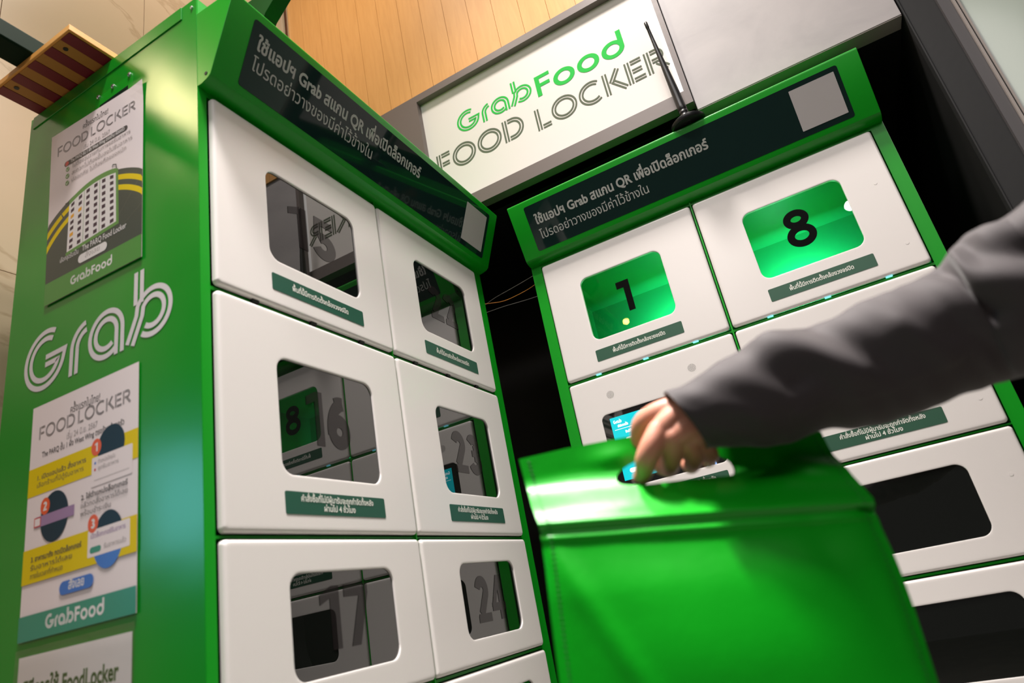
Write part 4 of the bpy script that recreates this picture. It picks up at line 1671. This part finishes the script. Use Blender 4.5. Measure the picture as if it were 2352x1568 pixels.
S = list(SLEEVE[:15])
_a = Vector(S[-1][1])
for t_, c_, s_ in ((.3, (.965, .074, 1.200), 1.02), (.55, (1.035, .084, 1.242), 1.06), (.8, (1.10, .088, 1.281), 1.12), (1.0, (1.165, .105, 1.312), 1.16), (1.25, (1.225, .150, 1.318), 1.05)):
    a_ = _a * s_
    S.append((c_, (a_.x - .010 * t_, a_.y + .012 * t_, a_.z)))
cen = [Vector(c) for c, a in S]
axa = [Vector(a) for c, a in S]
fw = Vector(_R[2])
NS, NT = 230, 96


def cr(L_, u):
    u = min(max(u, 0), len(L_) - 1 - 1e-6)
    i = int(u)
    t = u - i
    p0, p1, p2, p3 = L_[max(i - 1, 0)], L_[i], L_[i + 1], L_[min(i + 2, len(L_) - 1)]
    return .5 * ((2 * p1) + (p2 - p0) * t + (2 * p0 - 5 * p1 + 4 * p2 - p3) * t * t + (3 * p1 - p0 - 3 * p2 + p3) * t ** 3)


# cloth folds: ridges drawn in (station, q) where q = 1 is the top outline and -1 the lower one on the side facing the room
RIDGE = [(.3, .80, 2.5, .85, .0030, .80), (3.2, .95, 5.3, .15, .0075, .62), (6.2, .82, 9.3, .55, .0070, 1.0), (7.2, .50, 8.1, -.02, .0055, .46),
         (10.2, .90, 12.5, .15, .0085, .55), (12.0, 1.0, 14.5, .75, .0070, .50), (.9, .3, 1.9, -.15, .0018, .40), (2.8, -.35, 8.5, -.15, .0010, .09)]
VALLEY = [(2.6, 1.0, 3.3, .20, -.0070, .42), (4.9, .95, 5.9, .25, -.0055, .50), (9.6, 1.05, 10.7, .20, -.0115, .30), (11.3, .85, 13.8, .55, -.0105, .50), (8.7, .2, 10.0, -.3, -.0035, .5)]


def fold(u, q):
    h = 0
    for a, b, c, d, amp, wd in RIDGE + VALLEY:
        ux, uy = (c - a) * .42, (d - b)
        L = math.hypot(ux, uy)
        px, py = (u - a) * .42, q - b
        t = (px * ux + py * uy) / L ** 2
        tc_ = min(max(t, 0), 1)
        ds = math.hypot(px - ux * tc_, py - uy * tc_)
        h += amp * 1.0 * math.exp(-(ds / (wd * .50)) ** 2)
    return h


mb = MB()
vs, fs = [], []
rows_ = []
for i in range(NS + 1):
    u = (len(S) - 1) * i / NS
    rows_.append(u)
for i, u in enumerate(rows_):
    c, a = cr(cen, u), cr(axa, u)
    tn = (cr(cen, u + .05) - cr(cen, u - .05)).normalized()
    b = tn.cross(a.normalized()).normalized()
    if b.dot(fw) > 0:
        b = -b                               # b points back towards the room
    ra, rb = a.length, a.length * .86
    for k in range(NT):
        t = 2 * math.pi * k / NT
        q, e = math.sin(t), math.cos(t)
        hh = fold(u, q) * (1 if e > 0 else .35) * sm(abs(e) * 3 + .25)
        hh += .0007 * math.sin(u * 5.1 + 3 * q) * math.sin(t * 3 + u) - .0006
        if u < .35:
            hh += .0012 * math.exp(-((u - .12) / .06) ** 2) * .0
        vs.append(c + a.normalized() * (ra + hh) * q + b * (rb + hh) * e)
n0 = 0
for i in range(NS):
    for k in range(NT):
        p, q = i * NT + k, i * NT + (k + 1) % NT
        fs.append((p, q, q + NT, p + NT))
# hem turned back inside the cuff
base_i = len(vs)
hem = [(0.0, .965), (.12, .90), (.6, .86), (1.2, .80)]
for u, k_ in hem:
    c, a = cr(cen, u), cr(axa, u)
    tn = (cr(cen, u + .05) - cr(cen, u - .05)).normalized()
    b = tn.cross(a.normalized()).normalized()
    if b.dot(fw) > 0:
        b = -b
    for k in range(NT):
        t = 2 * math.pi * k / NT
        vs.append(c + a * math.sin(t) * k_ + b * a.length * .86 * math.cos(t) * k_)
for k in range(NT):
    fs.append(((k + 1) % NT, k, base_i + k, base_i + (k + 1) % NT))
for j in range(len(hem) - 1):
    for k in range(NT):
        p, q = base_i + j * NT + k, base_i + j * NT + (k + 1) % NT
        fs.append((q, p, p + NT, q + NT))
fs.append(tuple(NS * NT + k for k in range(NT)))
mb.add(vs, fs, M['jacket'])
sl = mb.build('jacket_sleeve', smooth=70)
put(sl, person)


def loft(name, st, m, n=40, cap=True, smooth=60, parent=person):
    """st: (centre, half width vector, half depth vector)"""
    mb = MB()
    vs, fs = [], []
    N = 8
    C_, A_, B_ = [Vector(s[0]) for s in st], [Vector(s[1]) for s in st], [Vector(s[2]) for s in st]
    K = (len(st) - 1) * N
    for i in range(K + 1):
        u = i / N
        c, a, b = cr(C_, u), cr(A_, u), cr(B_, u)
        for k in range(n):
            t = 2 * math.pi * k / n
            wr = 1 + .012 * math.sin(5 * t + u * 3.1) * math.sin(u * 4.3)
            vs.append(c + (a * math.cos(t) + b * math.sin(t)) * wr)
    for i in range(K):
        for k in range(n):
            p_, q_ = i * n + k, i * n + (k + 1) % n
            fs.append((p_, q_, q_ + n, p_ + n))
    if cap:
        fs.append(tuple(range(n - 1, -1, -1)))
        fs.append(tuple(range(K * n, K * n + n)))
    mb.add(vs, fs, m)
    return put(mb.build(name, smooth=smooth), parent)


loft('jacket', [(W_(-.01, 0, .74), PL * .185, PF * .135), (W_(0, 0, .90), PL * .178, PF * .128), (W_(.005, 0, 1.05), PL * .172, PF * .120), (W_(.01, 0, 1.20), PL * .185, PF * .118),
                (W_(.005, 0, 1.30), PL * .182, PF * .102), (W_(.0, 0, 1.355), PL * .120, PF * .082), (W_(.012, 0, 1.385), PL * .070, PF * .066), (W_(.02, 0, 1.425), PL * .066, PF * .064)], M['jacket'])
loft('jacket_sleeve', [(sh_r + PU * .015, PL * .055, PF * .065), (W_(-.02, -.195, 1.18), PL * .052, PF * .058), (W_(.0, -.213, 1.03), PL * .048, PF * .053), (W_(.06, -.214, .93), PL * .043, PF * .047), (W_(.115, -.202, .84), PL * .036, PF * .040)], M['jacket'])
for l in (-.085, .085):
    loft('trouser_leg', [(W_(-.01, l * .9, .86), PL * .092, PF * .108), (W_(.0, l, .70), PL * .085, PF * .095), (W_(.01, l, .47), PL * .068, PF * .078), (W_(-.01, l, .25), PL * .060, PF * .068), (W_(-.015, l, .075), PL * .056, PF * .064)], M['trouser'])
    mb = MB()
    vs, fs = [], []
    prof_ = [(-.085, .030, .010, .075), (-.070, .038, .0, .090), (-.02, .040, .0, .092), (.04, .044, .0, .080), (.10, .048, .0, .058), (.150, .040, .002, .042), (.172, .022, .008, .028)]
    for f_, hw, z0, z1 in prof_:
        for k in range(16):
            t = 2 * math.pi * k / 16
            vs.append(W_(f_, l + hw * math.cos(t), (z0 + z1) / 2 + (z1 - z0) / 2 * max(-1, min(1, 1.25 * math.sin(t)))))
    for i in range(len(prof_) - 1):
        for k in range(16):
            p_, q_ = i * 16 + k, i * 16 + (k + 1) % 16
            fs.append((p_, p_ + 16, q_ + 16, q_))
    fs += [tuple(range(16)), tuple(range(len(prof_) * 16 - 1, len(prof_) * 16 - 17, -1))]
    mb.add(vs, fs, M['shoe'])
    put(mb.build('shoe', smooth=50), person)
# short dark hair: a cap over the back and top of the skull, open at the face
mb = MB()
vs, fs = [], []
nu, nv = 36, 16
for j in range(nv + 1):
    for i in range(nu):
        u = 2 * math.pi * i / nu
        front = math.cos(u)
        low = 62 if front > .55 else (105 if front > -.1 else 128)
        tmax = math.radians(low - 18 * max(0, front - .55))
        t = tmax * j / nv
        rr_ = 1.0 + .012 * math.sin(9 * u + 4 * t)
        vs.append(H0 + PF * -.012 + PU * .012 + (PF * (.103 * math.sin(t) * math.cos(u)) + PL * (.083 * math.sin(t) * math.sin(u)) + PU * (.109 * math.cos(t))) * rr_)
for j in range(nv):
    for i in range(nu):
        a, b = j * nu + i, j * nu + (i + 1) % nu
        fs.append((a, a + nu, b + nu, b))
mb.add(vs, fs, M['hair'])
hr = put(mb.build('hair', smooth=60), person)
sd = hr.modifiers.new('thick', 'SOLIDIFY')
sd.thickness = .010
sd.offset = -1
for s in (-1, 1):
    mb = MB()
    ellip(mb, H0 + PF * .0705 + PL * s * .030 + PU * .004, (.011, .015, .0075), M['eye'], 16, 10, hf)
    ellip(mb, H0 + PF * .0795 + PL * s * .030 + PU * .004, (.0032, .0055, .0055), M['hair'], 12, 8, hf)
    put(mb.build('eye', smooth=60), person)
    mb = MB()
    mb.tube([H0 + PF * .078 + PL * s * .014 + PU * .023, H0 + PF * .080 + PL * s * .030 + PU * .028, H0 + PF * .068 + PL * s * .047 + PU * .023], [.0022, .003, .0018], M['hair'], 8)
    put(mb.build('eyebrow', smooth=60), person)
mb = MB()
ellip(mb, H0 + PF * .0775 - PU * .0505, (.008, .021, .0045), M['lip'], 16, 8, hf)
ellip(mb, H0 + PF * .0770 - PU * .0575, (.008, .018, .0050), M['lip'], 16, 8, hf)
put(mb.build('lips', smooth=60), person)

bpy.data.objects.remove(_fo)
